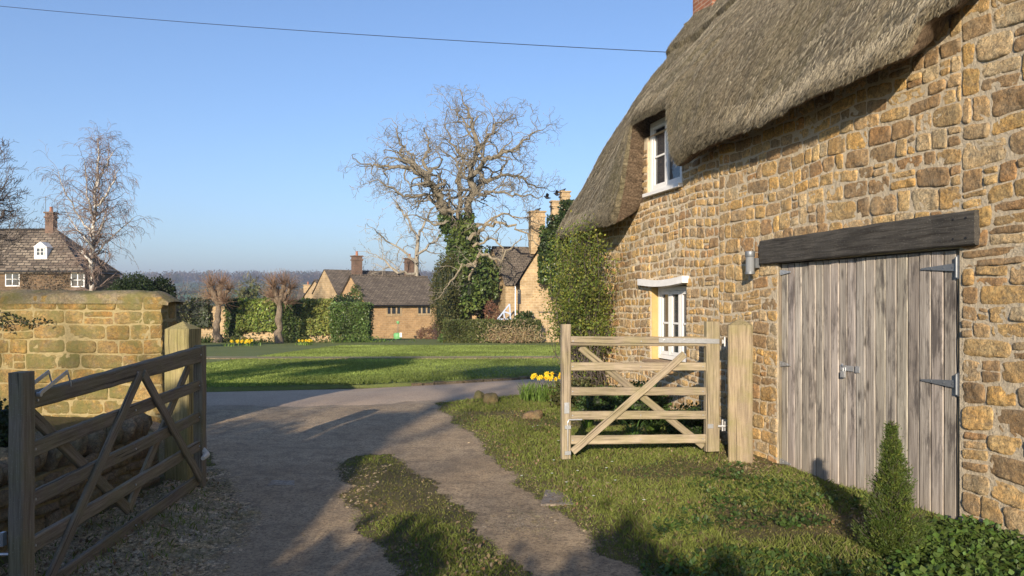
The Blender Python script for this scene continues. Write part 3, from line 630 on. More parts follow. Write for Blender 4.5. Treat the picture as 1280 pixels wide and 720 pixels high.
# eave underside and cheeks (cut reed ends)
mbu = MB(); nn = 14; q = np.linspace(0, 1, nn)
eu = []; 
for i in range(nU):
    e_out = E[i, 0]; z_out = Zt[i, 0]; zz = z0[i]
    ee = e_out * (1 - q) + (-.30) * q; zc = zz + .07 * (1 - q) ** 6 + .50 * q
    zc[0] = z_out; ee[0] = e_out; eu.append(np.stack([ee, zc], 1))
eu = np.array(eu); rgh = fbm(np.stack([us[:, None] * 9 + 0 * q, q[None] * 6 + 0 * us[:, None], 0 * us[:, None] + 0 * q], -1), 3) * .018; eu[:, 1:, 1] += rgh[:, 1:]
uu = us[:, None] + 0 * q; off = fbm(np.stack([uu * 0 + 3, q * 5 + 0 * uu, eu[..., 1] * 5], -1), 3) * .012
mbu.add(Wp(uu + off, eu[..., 1], eu[..., 0]).reshape(-1, 3), gridf(nU, nn), (1, 1, 1), np.stack([uu * 1.0 + eu[..., 1] * 1.2, q * .9 + 0 * uu, 0 * uu], -1).reshape(-1, 3))
mbu.build('thatch_eave', M['thatch_cut'], cottage, smooth=True)
# shaggy reed tips along the eave and over the surface
mbr = MB(); n = 60000; uu = R.uniform(-3.9, UE - .1, n); ii = np.clip(np.searchsorted(us, uu), 1, nU - 1); sf = np.where(R.rand(n) < .3, R.uniform(0, .35, n), R.uniform(0, 5.0, n)); fi = np.minimum(sf / (np.minimum(SS[ii, -1], SS[ii - 1, -1]) / (nS - 1)), nS - 2.01); j0 = fi.astype(int); fr = fi - j0; uq = (uu - us[ii - 1]) / (us[ii] - us[ii - 1])
def srf(A_): return (A_[ii - 1, j0] * (1 - uq) + A_[ii, j0] * uq) * (1 - fr) + (A_[ii - 1, j0 + 1] * (1 - uq) + A_[ii, j0 + 1] * uq) * fr
Pb = Wp(uu, srf(Zt), srf(E) + .004); dn = unit(WN * .45 + V(0, 0, -1)); dd = dn + R.normal(size=(n, 3)) * .13; dd /= np.linalg.norm(dd, axis=1, keepdims=True)
L = R.uniform(.03, .09, n)[:, None]; w_ = WD * .006; base = Pb - dd * L * .5; tip = Pb + dd * L * .5 + WN * .012
vv = np.stack([base - w_, base + w_, tip], 1); cc = np.array([.32, .27, .18]) * R.uniform(.15, 1.7, (n, 1))
mbr.add(vv.reshape(-1, 3), np.arange(n)[:, None] * 3 + np.array([[0, 1, 2]]), np.repeat(cc, 3, 0)); 
t = NT('reed'); t.col(t.attr('Col')); M['reed'] = t.m
ro = mbr.build('reed_tips', M['reed'], cottage); ro.parent = thatch_obj

DOOR = (-2.20, 0.0, -.2, 2.035); WL = (1.90, 2.92, .86, 1.86); WU = (2.02, 3.02, 3.12, 4.12); HOLES = [DOOR, WL, WU]
mbw = MB()
topw = lambda s: float(z0f(s)) + .34
def topmort(s): return topw(s)
# mortar face in strips so that its top follows the eave
edges = [UN, -3.2, -2.2, 0., 1.75, 3.14, UE]
for a, b in zip(edges[:-1], edges[1:]):
    tz = min(float(z0f(x)) for x in np.linspace(a + .01, b - .01, 9)) + .36
    hs = []
    for (p, q_, c, d) in HOLES:
        p2, q2 = max(p, a), min(q_, b)
        if q2 - p2 > .01: hs.append((p2, q2, c, min(d, tz)))
    holed(mbw, Wp, a, b, -.4, tz, [h for h in hs if h[3] > h[2]], .45)
pal = [(.60, .42, .19), (.52, .375, .19), (.64, .47, .235), (.44, .325, .19), (.58, .43, .245), (.42, .30, .17), (.62, .42, .17), (.56, .455, .29), (.58, .42, .21), (.48, .31, .16), (.38, .27, .155)]
# end wall and back so the cottage is a solid building
B1 = Wp(UE, 0, 0); wd = -WN
def solid(mb, u0, u1, e1, e2, za, zb): boxo(mb, Wp(u0, za, e1), WD * (u1 - u0), WN * (e2 - e1), V(0, 0, zb - za))
solid(mbw, UE - .45, UE - .003, -4.85, -.46, -.4, 2.8); solid(mbw, UN, UE, -4.85, -4.5, -.4, 2.8)
gv = np.array([Wp(UE - .2, 2.7, -.3), Wp(UE - .2, 2.7, -4.6), Wp(UE - .2, 6.7, ER)]); mbw.add(gv, [[0, 1, 2]])
mbw.build('mortar', M['mortar'], cottage)
mbs = MB()
masonry(mbs, Wp, -3.6, -2.22, -.06, topmort, HOLES, (.11, .20), (.15, .40), pal, .0125, .009, .018)
masonry(mbs, Wp, -2.22, 1.12, -.06, topmort, HOLES, (.095, .175), (.11, .33), pal, .0115, .009, .018)
masonry(mbs, Wp, 1.12, UE, -.06, topmort, HOLES, (.075, .135), (.09, .23), pal, .013, .014, .02)
wall_obj = mbs.build('stone_wall_face', M['stone'], cottage, smooth=True)
# limewashed far reveals of the ground floor window
mb = MB(); boxo(mb, Wp(2.905, .86, -.012), WD * .02, -WN * .17, V(0, 0, 1.0)); mb.build('window_reveal', M['reveal'], cottage)
# white curved timber lintel above ground floor window
mb = MB(); us_ = np.linspace(1.84, 3.16, 12); 
pt = np.array([Wp(u, 1.895 + .035 * math.sin((u - 1.84) / 1.32 * math.pi) * (-1) + .03, .02) for u in us_]); ribbon(mb, pt, V(0, 0, .085), WN * .14); mb.build('window_lintel', M['whitelime'], cottage)
mb = MB(); beam(mb, Wp(1.86, .845, .02), Wp(2.96, .845, .02), .19, .04, col=(1, 1, 1)); mb.build('window_sill', M['sill'], cottage)

def casement(u0, u1, za, zb, e, nlite, nrow, side, sill=True):
    w = MB(); fw = .055; d = .06
    def bar_(ua, ub, zc, zd, ea=e, dd=d, m=w): boxo(m, Wp(ua, zc, ea - dd), WD * (ub - ua), WN * dd, V(0, 0, zd - zc))
    bar_(u0, u0 + fw, za, zb); bar_(u1 - fw, u1, za, zb); bar_(u0 + fw, u1 - fw, zb - fw, zb); bar_(u0 + fw, u1 - fw, za, za + fw)
    wo = w.build('window', M['white'], cottage, sm_angle=30)
    lw = (u1 - u0 - 2 * fw) / nlite
    for k in range(nlite):
        a = u0 + fw + k * lw + .006; b = a + lw - .012; s = MB(); sf = .045; e2 = e - .008
        bar_(a, a + sf, za + fw + .004, zb - fw - .004, e2, .045, s); bar_(b - sf, b, za + fw + .004, zb - fw - .004, e2, .045, s)
        bar_(a + sf, b - sf, zb - fw - .004 - sf, zb - fw - .004, e2, .045, s); bar_(a + sf, b - sf, za + fw + .004, za + fw + .004 + sf, e2, .045, s)
        hh = (zb - za - 2 * fw - .008 - 2 * sf)
        for r in range(1, nrow): zz = za + fw + .004 + sf + hh * r / nrow; bar_(a + sf, b - sf, zz - .012, zz + .012, e2 - .006, .03, s)
        so2 = s.build('casement', M['white'], cottage, sm_angle=30); so2.parent = wo
        g = MB(); bar_(a + sf - .003, b - sf + .003, za + fw + sf, zb - fw - sf, e2 - .024, .005, g); go = g.build('pane', M['glass'], cottage); go.parent = wo
    c = MB(); uu = np.linspace(u0 + fw, u0 + fw + (u1 - u0) * .33, 14); v = []
    for i, x in enumerate(uu): v += [Wp(x, za + .03, e - .13 + .012 * (i % 2)), Wp(x, zb - .03, e - .13 + .012 * (i % 2))]
    c.add(np.array(v), gridf(14, 2)); 
    k = c.build('curtain', M['cream'], cottage); k.parent = wo
    bk = MB(); bar_(u0, u1, za, zb, e - .22, .02, bk); k = bk.build('room_shade_sheet', M['black'], cottage); k.parent = wo  # black sheet in place of the unlit room behind the panes
    return wo
casement(1.93, 2.90, .88, 1.85, -.10, 3, 2, 1); casement(2.04, 3.0, 3.14, 4.10, -.03, 2, 2, 1)
mb = MB(); boxo(mb, Wp(1.98, 3.09, -.06), WD * 1.06, WN * .13, V(0, 0, .045)); mb.build('window_sill', M['white'], cottage)

# garage doors
mb = MB(); beam(mb, Wp(.24, 2.155, -.055), Wp(-2.375, 2.17, -.055), .22, .245, ch=.012, col=(1, 1, 1), wob=.004); lint = mb.build('lintel_beam', M['blackbeam'], cottage)
mb = MB()
for zz in (2.10, 2.24):
    for u in (-2.2, -2.31): mb = MB(); c = Wp(u, zz, .057); tube(mb, [c - WN * .01, c + WN * .004], [.008, .008], 8, cap=True); mb.build('bolt', M['black'], cottage).parent = lint
for (ua, ub, nm, ed) in ((-.02, -1.085, 1, -.028), (-1.095, -2.15, 2, -.022)):
    mb = MB(); nb = 10 if nm == 1 else 9; w = (ub - ua) / nb
    for k in range(nb):
        a = ua + k * w - .004; b = ua + (k + 1) * w + .004; lean = .0; zb_ = .0 + R.uniform(-.008, .008) + .02; zt = 2.035 - .012
        e = ed + R.uniform(-.003, .003); n = 8; zs = np.linspace(zb_, zt, n); ch = .006; r0 = R.rand(2) * 20; wc = R.uniform(.8, 1.18); wc = np.array([1, 1, 1]) * wc * np.array([1, R.uniform(.97, 1.01), R.uniform(.94, 1.02)])
        if nm == 2: wc = wc * .9
        prof = [(a, e - .03), (a, e - ch), (a - ch, e), (b + ch, e), (b, e - ch), (b, e - .03)]
        v = []; t_ = []
        for zz in zs:
            for (x, ee) in prof: v.append(Wp(x, zz, ee)); t_.append([x * 1. + r0[0] * .0 + k * 3.1, ee + k * 1.7 + nm * 9, zz])
        ff = gridf(n, 6); mb.add(np.array(v), [ff[:, ::-1] if False else ff, [[(n - 1) * 6 + q for q in range(6)]]], wc, np.array(t_))
    dl = mb.build('garage_door_leaf', M['door'], cottage); dl['label'] = 'paler left leaf with the hasp' if nm == 1 else 'darker stained right leaf'
    # strap hinges
    for zz in ((1.94, 1.03, .06) if nm == 1 else (1.90, 1.05)):
        h = MB(); uo = -.0 if nm == 1 else -2.165; s = -1 if nm == 1 else 1; Ls = .19 if nm == 1 else .33; e = ed + .008
        pts = np.array([Wp(uo, zz, e), Wp(uo + s * Ls, zz, e)]); 
        v = [Wp(uo, zz - .03, e), Wp(uo, zz + .03, e), Wp(uo + s * Ls, zz + .006, e), Wp(uo + s * Ls, zz - .006, e)]; v2 = [q_ + WN * .006 for q_ in v]
        h.add(np.array(v + v2), BOXF if s < 0 else BOXF[:, ::-1])
        if nm == 2:
            boxo(h, Wp(uo - .045, zz - .085, e), WD * .04, WN * .008, V(0, 0, .17)); tube(h, [Wp(uo - .003, zz - .075, e + .01), Wp(uo - .003, zz + .075, e + .01)], [.009, .009], 8, cap=True)
        for q_ in (.1, .35, .7): c = Wp(uo + s * Ls * q_, zz, e + .006); tube(h, [c, c + WN * .004], [.006, .006], 6, cap=True)
        ho = h.build('hinge', M['greymetal'] if nm == 2 else M['galv'], cottage); ho.parent = dl
    if nm == 2: pass
h = MB(); boxo(h, Wp(-.90, 1.045, -.026), WD * -.17, WN * .006, V(0, 0, .045)); boxo(h, Wp(-1.10, 1.04, -.022), WD * -.05, WN * .008, V(0, 0, .055))
tube(h, [Wp(-.93, 1.085, -.03), Wp(-.94, 1.10, -.01), Wp(-.96, 1.085, -.005)], [.006] * 3, 8)
boxo(h, Wp(-.93, .985, -.02), WD * -.045, WN * .022, V(0, 0, .055)); tube(h, [Wp(-.94, 1.035, -.02), Wp(-.94, 1.07, -.02), Wp(-.97, 1.07, -.02), Wp(-.97, 1.035, -.02)], [.0045] * 4, 8)
h.build('hasp', M['galv'], cottage).parent = [o for o in cottage.children if o.name.startswith('garage_door_leaf')][0]
mb = MB(); beam(mb, Wp(-2.185, -.05, -.05), Wp(-2.185, 2.03, -.05), .05, .07, up=WN, col=(.9, .85, .8)); mb.build('door_jamb', M['gate_grey'], cottage)
mb = MB(); beam(mb, Wp(.0, -.05, -.045), Wp(.0, 2.03, -.045), .035, .07, up=WN); mb.build('door_jamb', M['gate_grey'], cottage)
mb = MB(); boxo(mb, Wp(-2.15, .0, -.075), WD * 2.14, WN * .012, V(0, 0, 2.03)); mb.build('door_backing', M['black'], cottage)
mb = MB(); boxo(mb, Wp(-2.25, -.06, -.2), WD * 2.3, WN * .22, V(0, 0, .055), (.8, .7, .6)); mb.build('door_threshold', M['farstone'], cottage)
mb = MB(); boxo(mb, Wp(-2.6, -.1, -.6), WD * 3.0, WN * .02, V(0, 0, 2.4)); mb.build('garage_shade_sheet', M['black'], cottage)  # black sheet standing for the darkness inside the garage
# wall lamp
lamp = thing('wall_lamp', 'grey cylindrical lantern on the wall at the left end of the black beam', 'lamp', Wp(.30, 1.98, 0))
mb = MB(); boxo(mb, Wp(.34, 2.0, 0.02), WD * -.06, WN * .05, V(0, 0, .1)); mb.build('bracket', M['greymetal'], lamp)
c = Wp(.31, 2.06, .115); mb = MB(); lathe(mb, c, [(0, .115), (.045, .112), (.05, .10), (.05, .055), (.046, .05)], 18); mb.build('lamp_cap', M['greymetal'], lamp, sm_angle=40); mb = MB(); lathe(mb, c, [(.046, -.1), (.05, -.10), (.05, -.125), (.02, -.135), (0, -.135)], 18); mb.build('lamp_base', M['greymetal'], lamp, sm_angle=40)
mb = MB(); lathe(mb, c, [(.044, .06), (.044, -.105)], 18); mb.build('lamp_glass', M['lampglass'], lamp, smooth=True)
# brick chimney of the cottage
mb = MB(); cc = Wp(5.55, 7.1, ER); boxo(mb, Wp(5.3, 6.3, ER - .45), WD * .7, WN * .6, V(0, 0, 2.0)); boxo(mb, Wp(5.25, 8.15, ER - .5), WD * .8, WN * .7, V(0, 0, .15)); mb.build('chimney', M['brick'], cottage)
def settc(o, f):
    me = o.data; n = len(me.vertices); co_ = np.zeros(n * 3); me.vertices.foreach_get('co', co_); co_ = co_.reshape(-1, 3); me.attributes['tc'].data.foreach_set('vector', f(co_).ravel())
settc(bpy.data.objects['chimney'], lambda c: np.stack([c @ WN + c @ WD, c[:, 2], c[:, 0] * 0], 1))

# ------------------------------------------------------------------ gates
GALV = M['galv']
def five_bar(name, label, A, B, rails, stA, stB, mat, front, braces_front, braces_back, toph=(.12, .12), wr=.03, hinge='B', group=None):
    A = np.asarray(A, float); B = np.asarray(B, float); d = unit(B - A); dz = (B - A); n = np.cross((dz[0], dz[1], 0), (0, 0, 1)); n = unit(n) * front
    g = thing(name, label, 'gate', (A[0], A[1], 0), group)
    tA, bA, wA = stA; tB, bB, wB = stB
    m = MB(); beam(m, V(A[0], A[1], bA), V(A[0], A[1], tA), wA, .075, up=unit((dz[0], dz[1], 0)) if False else n, ch=.008, col=(1, 1, 1)); m.build('stile', mat, g)
    m = MB(); beam(m, V(B[0], B[1], bB), V(B[0], B[1], tB), wB, .08, up=n, ch=.008, col=(.95, .95, .92)); m.build('stile', mat, g)
    Lh = np.linalg.norm((B - A)[:2]); ia = wA / 2 / Lh * .9; ib = wB / 2 / Lh * .9
    for i, (za, zb, h) in enumerate(rails):
        p = V(A[0], A[1], za) * (1 - ia) + V(B[0], B[1], zb) * ia; q = V(A[0], A[1], za) * ib + V(B[0], B[1], zb) * (1 - ib)
        m = MB(); 
        if i == 0: beam(m, p, q, .06, toph[0], ch=.008, h1=toph[1], col=V(1, 1, 1) * R.uniform(.9, 1.1))
        else: beam(m, p, q, wr, h, col=V(1, 1, 1) * R.uniform(.85, 1.15))
        m.build('rail', mat, g)
    def pt(t_, z, o): return V(A[0] + (B - A)[0] * t_, A[1] + (B - A)[1] * t_, z) + n * o
    for lst, sgn in ((braces_front, 1), (braces_back, -1)):
        for (t0, za, t1, zb) in lst:
            m = MB(); o = sgn * (wr / 2 + .014); beam(m, pt(t0, za, o), pt(t1, zb, o), .026, .075, up=n if False else (0, 0, 1), col=V(1, 1, 1) * R.uniform(.85, 1.1)); m.build('brace', mat, g)
    m = MB()
    for i, (za, zb, h) in enumerate(rails):
        for t_ in (ia * 1.6, .5, 1 - ib * 1.6):
            z_ = za + (zb - za) * t_; c = pt(t_, z_, (.032 if i == 0 else wr / 2 + .002)); tube(m, [c, c + n * .006], [.007, .007], 6, cap=True); m.build('bolt', GALV, g); m = MB()
    return g, pt, n
# right gate (open against the cottage)
A = V(.547, 7.75, 0); B = V(2.115, 8.05, 0)
def zc(py, Y): return CH - (py - HY) * Y / F
rl = [(zc(426, 7.75), zc(427, 8.05), .09), (zc(458, 7.75), zc(458, 8.05), .085), (zc(489, 7.75), zc(489, 8.05), .085), (zc(519, 7.75), zc(518.5, 8.05), .085), (zc(550, 7.75), zc(548, 8.05), .09)]
g2, pt2, n2 = five_bar('five_bar_gate', 'pale wooden five bar gate standing open beside the cottage wall', A, B, rl, (1.42, .05, .095), (1.44, .07, .15), M['gate_pale'], 1,
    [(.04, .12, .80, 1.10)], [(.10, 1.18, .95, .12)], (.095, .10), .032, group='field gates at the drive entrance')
if n2[1] > 0: print('WARN gate normal', n2)
m = MB(); pa = pt2(.62, rl[0][0] + .0, .037); pb = pt2(1.04, rl[0][1] + .005, .045); ribbon(m, [pa, pb], V(0, 0, .05), n2 * .008, (1, 1, 1))
c = pt2(1.085, rl[0][1], .03); tube(m, [c + V(0, 0, -.05), c + V(0, 0, .05)], [.013, .013], 10, cap=True); boxo(m, c + V(-.03, 0, -.02), V(.09, 0, 0), V(0, .02, 0), V(0, 0, .04))
for t_ in (.66, .80, .93): c = pt2(t_, rl[0][0], .042); tube(m, [c, c + n2 * .008], [.011, .011], 8, cap=True)
m.build('hinge', GALV, g2)
m = MB(); zz = zc(533, 8.0); c = pt2(1.03, zz, .045); boxo(m, pt2(.96, zz - .02, .041), V(.06, .01, 0), n2 * .006, V(0, 0, .045)); tube(m, [c, c + V(.10, 0, 0)], [.014, .014], 10, cap=True); tube(m, [c + V(.05, 0, -.05), c + V(.05, 0, .07)], [.011, .011], 10, cap=True); boxo(m, c + V(.07, 0, -.05), V(.012, 0, 0), V(0, .03, 0), V(0, 0, .1)); m.build('hinge', GALV, g2)
m = MB(); o = -.0; s0_ = pt2(-.008, 0, .046); k = .012
tube(m, [pt2(.10, zc(524, 7.75), .05), pt2(.012, zc(524, 7.75), .05), pt2(.006, zc(527, 7.75), .05), pt2(.006, .02, .05)], [.008] * 4, 8, cap=True)
for py in (533, 565): boxo(m, pt2(-.014, zc(py, 7.75) - .018, .042), V(.06, .012, 0), n2 * .02, V(0, 0, .036))
m.build('drop_bolt', GALV, g2)
m = MB(); boxo(m, pt2(-.016, zc(516, 7.75), .040), V(.05, .01, 0), n2 * .008, V(0, 0, .11)); boxo(m, pt2(-.008, zc(509, 7.75), .048), V(.026, .005, 0), n2 * .006, V(0, 0, .05), (.3, .3, .3)); m.build('latch_plate', GALV, g2)
# left gate (open towards the camera)
A = V(-2.58, 4.0, 0); B = V(-2.71, 6.6, 0)
rl = [(zc(503.5, 4), zc(442.5, 6.6), .1), (zc(566, 4), zc(480.5, 6.6), .085), (zc(630, 4), zc(519.5, 6.6), .085), (zc(689, 4), zc(555.5, 6.6), .085), (zc(755, 4), zc(597.5, 6.6), .09)]
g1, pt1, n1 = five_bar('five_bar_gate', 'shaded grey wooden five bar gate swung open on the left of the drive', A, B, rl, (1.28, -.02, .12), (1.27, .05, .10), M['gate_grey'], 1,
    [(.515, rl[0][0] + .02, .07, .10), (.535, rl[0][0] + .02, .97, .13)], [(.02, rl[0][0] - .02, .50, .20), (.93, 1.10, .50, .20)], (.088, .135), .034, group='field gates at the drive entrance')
if n1[0] < 0: print('WARN left gate normal', n1)
m = MB()
for o in (-.06, .045): # galvanised hoop of the spring latch: two bent straps
    a = pt1(.03, rl[0][0] + .035, o); b = pt1(.14, rl[0][0] + .13, o); c = pt1(.155, rl[0][0] + .05, o); ribbon(m, [a, b + V(0, 0, 0)], V(0, 0, .022), n1 * .006); ribbon(m, [b, c], V(0, 0, .018), n1 * .006)
    tube(m, [a - n1 * .01, a + n1 * .012], [.013, .013], 8, cap=True)
m.build('latch_hoop', M['galv'], g1)
m = MB(); tube(m, [pt1(.995, .37, .03), pt1(.98, .33, .075), pt1(.94, .32, .08)], [.022, .03, .018], 8, cap=True); m.build('rope_knot', M['cream'], g1)
m = MB(); tube(m, [V(-2.62, 3.97, .33), V(-2.72, 3.95, .335), V(-2.95, 3.9, .33)], [.008] * 3, 8, cap=True); boxo(m, V(-2.66, 3.94, .38), V(.02, 0, 0), V(0, .03, 0), V(0, 0, .07)); m.build('latch_bar', GALV, g1)
# hinge posts
def post(label, x, y, w, top, rot, tint):
    ca, sa = math.cos(rot), math.sin(rot); m = MB(); beam(m, V(x, y, -.05), V(x, y, top - .05), w, w, up=(sa, ca, 0), ch=.012, point=.07, col=tint, wob=.003)
    return tag(m.build('gate_post', M['post'], loc=(x, y, 0)), label, 'post', 'square gate posts')
post('stout square gate post lit by the sun in front of the cottage wall', 2.34, 7.80, .24, 1.46, .25, (1.0, .93, .82))
post('mossy gate post under the end of the tall left wall', -3.02, 6.98, .235, 1.45, .12, (1.1, 1.08, .7))

# ------------------------------------------------------------------ left walls
LWY = 9.2; tw = thing('stone_wall', 'tall mossy wall of squared golden stone blocks with rounded coping at the left', 'wall', (-6, LWY, .4))
def Lm(s, z, e): s, z, e = np.broadcast_arrays(np.asarray(s, float), np.asarray(z, float), np.asarray(e, float)); return np.stack([s, LWY - e, z], -1)
mb = MB(); box(mb, -14, -4.25, LWY, LWY + .42, .0, 1.64); mb.build('mortar', M['mortar_moss'], tw)
bpal = [(.37, .25, .085), (.33, .235, .09), (.39, .27, .11), (.29, .21, .085), (.35, .22, .075)]
mb = MB(); masonry(mb, Lm, -14, -4.23, .05, lambda s: 1.65, [], (.15, .235), (.2, .42), bpal, .014, .007, .025, wave=.006)
def Le(s, z, e): s, z, e = np.broadcast_arrays(np.asarray(s, float), np.asarray(z, float), np.asarray(e, float)); return np.stack([-4.25 + e, s, z], -1)
masonry(mb, Le, LWY, LWY + .4, .05, lambda s: 1.65, [], (.17, .27), (.2, .4), bpal, .014, .012, .04, wave=.006); mb.build('block_face', M['block'], tw, smooth=True)
mb = MB(); xs_ = ax(-14, -4.16, .06); an = np.linspace(0, math.pi, 13); XX, AA = np.meshgrid(xs_, an, indexing='ij')
endf = np.sqrt(np.clip(1 - sst(-4.55, -4.14, XX) ** 2 * .93, 0, 1)); nzv = fbm(np.stack([XX * 3, AA * 1.5, 0 * XX], -1), 4) * .018 - .02 * (np.abs(((XX + .13 * np.sin(XX)) % .62) - .31) > .297)
rr = .222 + nzv; Y_ = LWY + .20 - np.cos(AA) * rr; Z_ = 1.625 + np.sin(AA) ** .4 * (.165 + nzv * .8) * endf - (1 - endf) * .03
mb.add(np.stack([XX, Y_, Z_], -1).reshape(-1, 3), gridf(len(xs_), 13), V(.30, .25, .16)); mb.build('coping', M['block'], tw, smooth=True)
# low rubble retaining wall with slabs on edge
rw = thing('rubble_wall', 'low rubble wall with leaning slabs on top behind the left gate', 'wall', (-3.2, 5.5, 0))
def Rm(s, z, e): s, z, e = np.broadcast_arrays(np.asarray(s, float), np.asarray(z, float), np.asarray(e, float)); return np.stack([-3.22 + e, s, z], -1)
mb = MB(); box(mb, -3.45, -3.23, 2.2, 6.95, -.1, .46); mb.build('mortar', M['mortar_moss'], rw)
rpal = [(.36, .28, .18), (.30, .235, .16), (.42, .33, .21), (.26, .205, .145)]
mb = MB(); masonry(mb, Rm, 2.2, 6.9, -.04, lambda s: .45, [], (.06, .13), (.14, .34), rpal, .03, .01, .035, wave=.02); mb.build('rubble_face', M['rubble'], rw, smooth=True)
def rock(mb, c, r, col, seed, sub=3, ang=0.):
    # lumpy box-sphere
    n = 8 * sub // 2; u_ = np.linspace(0, 2 * math.pi, 2 * n, endpoint=False); v_ = np.linspace(0, math.pi, n); U, W = np.meshgrid(u_, v_, indexing='ij')
    d = np.stack([np.cos(U) * np.sin(W), np.sin(U) * np.sin(W), np.cos(W)], -1); p4 = (np.abs(d) ** 4).sum(-1, keepdims=True) ** -.25; d = d * (.8 + .2 * p4)
    d = d * (1 + .22 * fbm(d * 1.6 + seed, 3))[..., None]; v = d * np.array(r); ca, sa = math.cos(ang), math.sin(ang)
    v = np.stack([v[..., 0] * ca - v[..., 1] * sa, v[..., 0] * sa + v[..., 1] * ca, v[..., 2]], -1) + np.asarray(c)
    mb.add(v.reshape(-1, 3), gridf(2 * n, n, wrap=True)[:, ::-1], col)
mb = MB(); s = 2.3; k = 0
while s < 6.85:
    w = R.uniform(.05, .10); k += 1; h = R.uniform(.09, .16)
    c = V(-3.33 + R.uniform(-.02, .02), s, .46 + h * .75); n0 = mb.n
    rock(mb, (0, 0, 0), (R.uniform(.11, .15), w * .55, h), V(*rpal[k % 4]), k * 3.1, 2)
    v = mb.v[-1]; a = .45 + R.uniform(-.12, .12); mb.v[-1] = np.stack([v[:, 0], v[:, 1] * math.cos(a) + v[:, 2] * math.sin(a), -v[:, 1] * math.sin(a) + v[:, 2] * math.cos(a)], 1) + c
    s += w * 1.1
mb.build('coping', M['rubble'], rw, smooth=True)

# boulders on the verge
for (px, py, w, h, lab) in ((599, 501, .13, .13, 'mossy boulder farthest from the gate at the verge corner'), (614, 506, .17, .16, 'darker boulder close beside the mossy one at the verge corner'), (667, 527, .19, .13, 'brown boulder alone on the grass left of the open gate')):
    x, y = gp(px, py); mb = MB(); rock(mb, (x, y, h * .45), (w * .75, w * .7, h * .8), (.24, .17, .10) if w > .14 else (.16, .15, .08), px * .37, 4, px); tag(mb.build('boulder', M['rubble'], loc=(x, y, 0), smooth=True), lab, 'boulder', 'boulders on the verge')

# ------------------------------------------------------------------ near planting
def stems(mb, base, n, h, spread, r, col, wig=.25, seed=0, seg=7, lean=(0, 0)):
    rr = np.random.RandomState(seed); tips = []
    for i in range(n):
        a = rr.uniform(0, 6.28); p = np.array(base, float) + V(math.cos(a), math.sin(a), 0) * rr.uniform(0, spread * .3); d = V(math.cos(a) * .3, math.sin(a) * .3, 1); hh = h * rr.uniform(.5, 1.05); pts = [p.copy()]
        for k in range(seg): d = unit(d + rr.normal(size=3) * wig + V(lean[0], lean[1], .1)); p = p + d * hh / seg; pts.append(p.copy())
        tube(mb, pts, np.linspace(r, r * .3, seg + 1), 4, col); tips.append(pts)
    return tips
# climbing shrub on the cottage wall
sh = thing('climbing_shrub', 'leafy yellow-green climbing shrub covering the far end of the cottage wall', 'shrub', Wp(5.0, 0, .3))
mb = MB(); ml = MB(); rr = np.random.RandomState(3); LP = []
for i in range(150):
    u = rr.uniform(4.1, 5.5); p2 = [u, .0, rr.uniform(.05, .22)]; pts = []; z = 0.; zt = rr.uniform(1.2, 2.85); tgt = rr.uniform(3.62, 5.75)
    eb = rr.uniform(.08, .46)
    for k in range(13):
        q = k / 12; x = u + (tgt - u) * q + rr.normal() * .06; e = p2[2] + eb * math.sin(min(q * 1.25, 1) * math.pi * .5) + rr.normal() * .02; z = zt * q + rr.normal() * .02
        e = max(.03, e); pts.append(Wp(x, z, e))
        if q > .22: 
            for _ in range(3): LP.append((x, z, e))
    tube(mb, pts, np.linspace(.011, .003, 13), 4, (1, 1, 1))
nLP = len(LP)
for i in range(260):
    k = rr.randint(nLP); x, z, e = LP[k]; p = Wp(x, z, e); d = unit(rr.normal(size=3) + WN * .8 + V(0, 0, .3)); pts = [p]
    for _ in range(4): d = unit(d + rr.normal(size=3) * .3 + V(0, 0, -.06)); p = p + d * .07; pts.append(p)
    tube(mb, pts, np.linspace(.004, .0015, 5), 3, (1, 1, 1)); LP += [(None, None, q) for q in pts[1:]]
mb.build('stems', M['dark_bark'], sh)
base = np.array([Wp(a, b, c) if a is not None else c for a, b, c in LP]); n = 44000; k = rr.randint(0, len(base), n); P = base[k] + rr.normal(size=(n, 3)) * V(.07, .07, .07)
up = P[:, 2]; ok = ((P - WO) @ WN > .02) & (rr.rand(n) < .06 + .94 * sst(.75, 1.6, up) ) & (vn(P * 3.1) > -.55); P = P[ok]
lc = np.where((rr.rand(len(P)) < .35)[:, None], V(.24, .25, .05), V(.13, .165, .035)) 
leaves(ml, P, .042, lc, .2, .6, seed=2); ml.build('foliage', M['leaf'], sh)
# dark ivy under the eave at the corner
# conifer by the garage door
tp = V(2.40, 4.80, 0); con = thing('conifer', 'small pointed dark green conifer in front of the garage doors', 'conifer', tp)
mb = MB(); tube(mb, [tp, tp + V(.01, 0, .4), tp + V(-.01, 0, .9)], [.02, .014, .003], 6); mb.build('trunk', M['dark_bark'], con)
mb = MB(); ml = MB(); rr = np.random.RandomState(8)
for i in range(560):
    q = rr.rand() ** 1.25; z = .03 + .83 * q; a = rr.uniform(0, 6.28); rmax = .20 * (1 - q) ** 1.1 * (1 + .25 * math.sin(a * 3 + z * 17)) + .010; L = rmax * rr.uniform(.7, 1.18)
    p = tp + V(0, 0, z); d = unit(V(math.cos(a), math.sin(a), .55)); pts = [p + d * L * s_ + V(0, 0, .05 * s_ * s_) for s_ in (0, .5, 1.0)]; tube(mb, pts, [.0035, .002, .001], 3, (1, 1, 1))
    m_ = int(26 + 70 * L / .2); s_ = rr.uniform(.25, 1.0, m_) ** .7; Pn = p + d[None] * (L * s_)[:, None] + rr.normal(size=(m_, 3)) * .013
    leaves(ml, Pn, .021, V(.075, .11, .024) if rr.rand() < .7 else V(.13, .165, .036), .9, .28, droop=d * 1.6, seed=i)
mb.build('branches', M['dark_bark'], con); ml.build('foliage', M['leaf'], con)
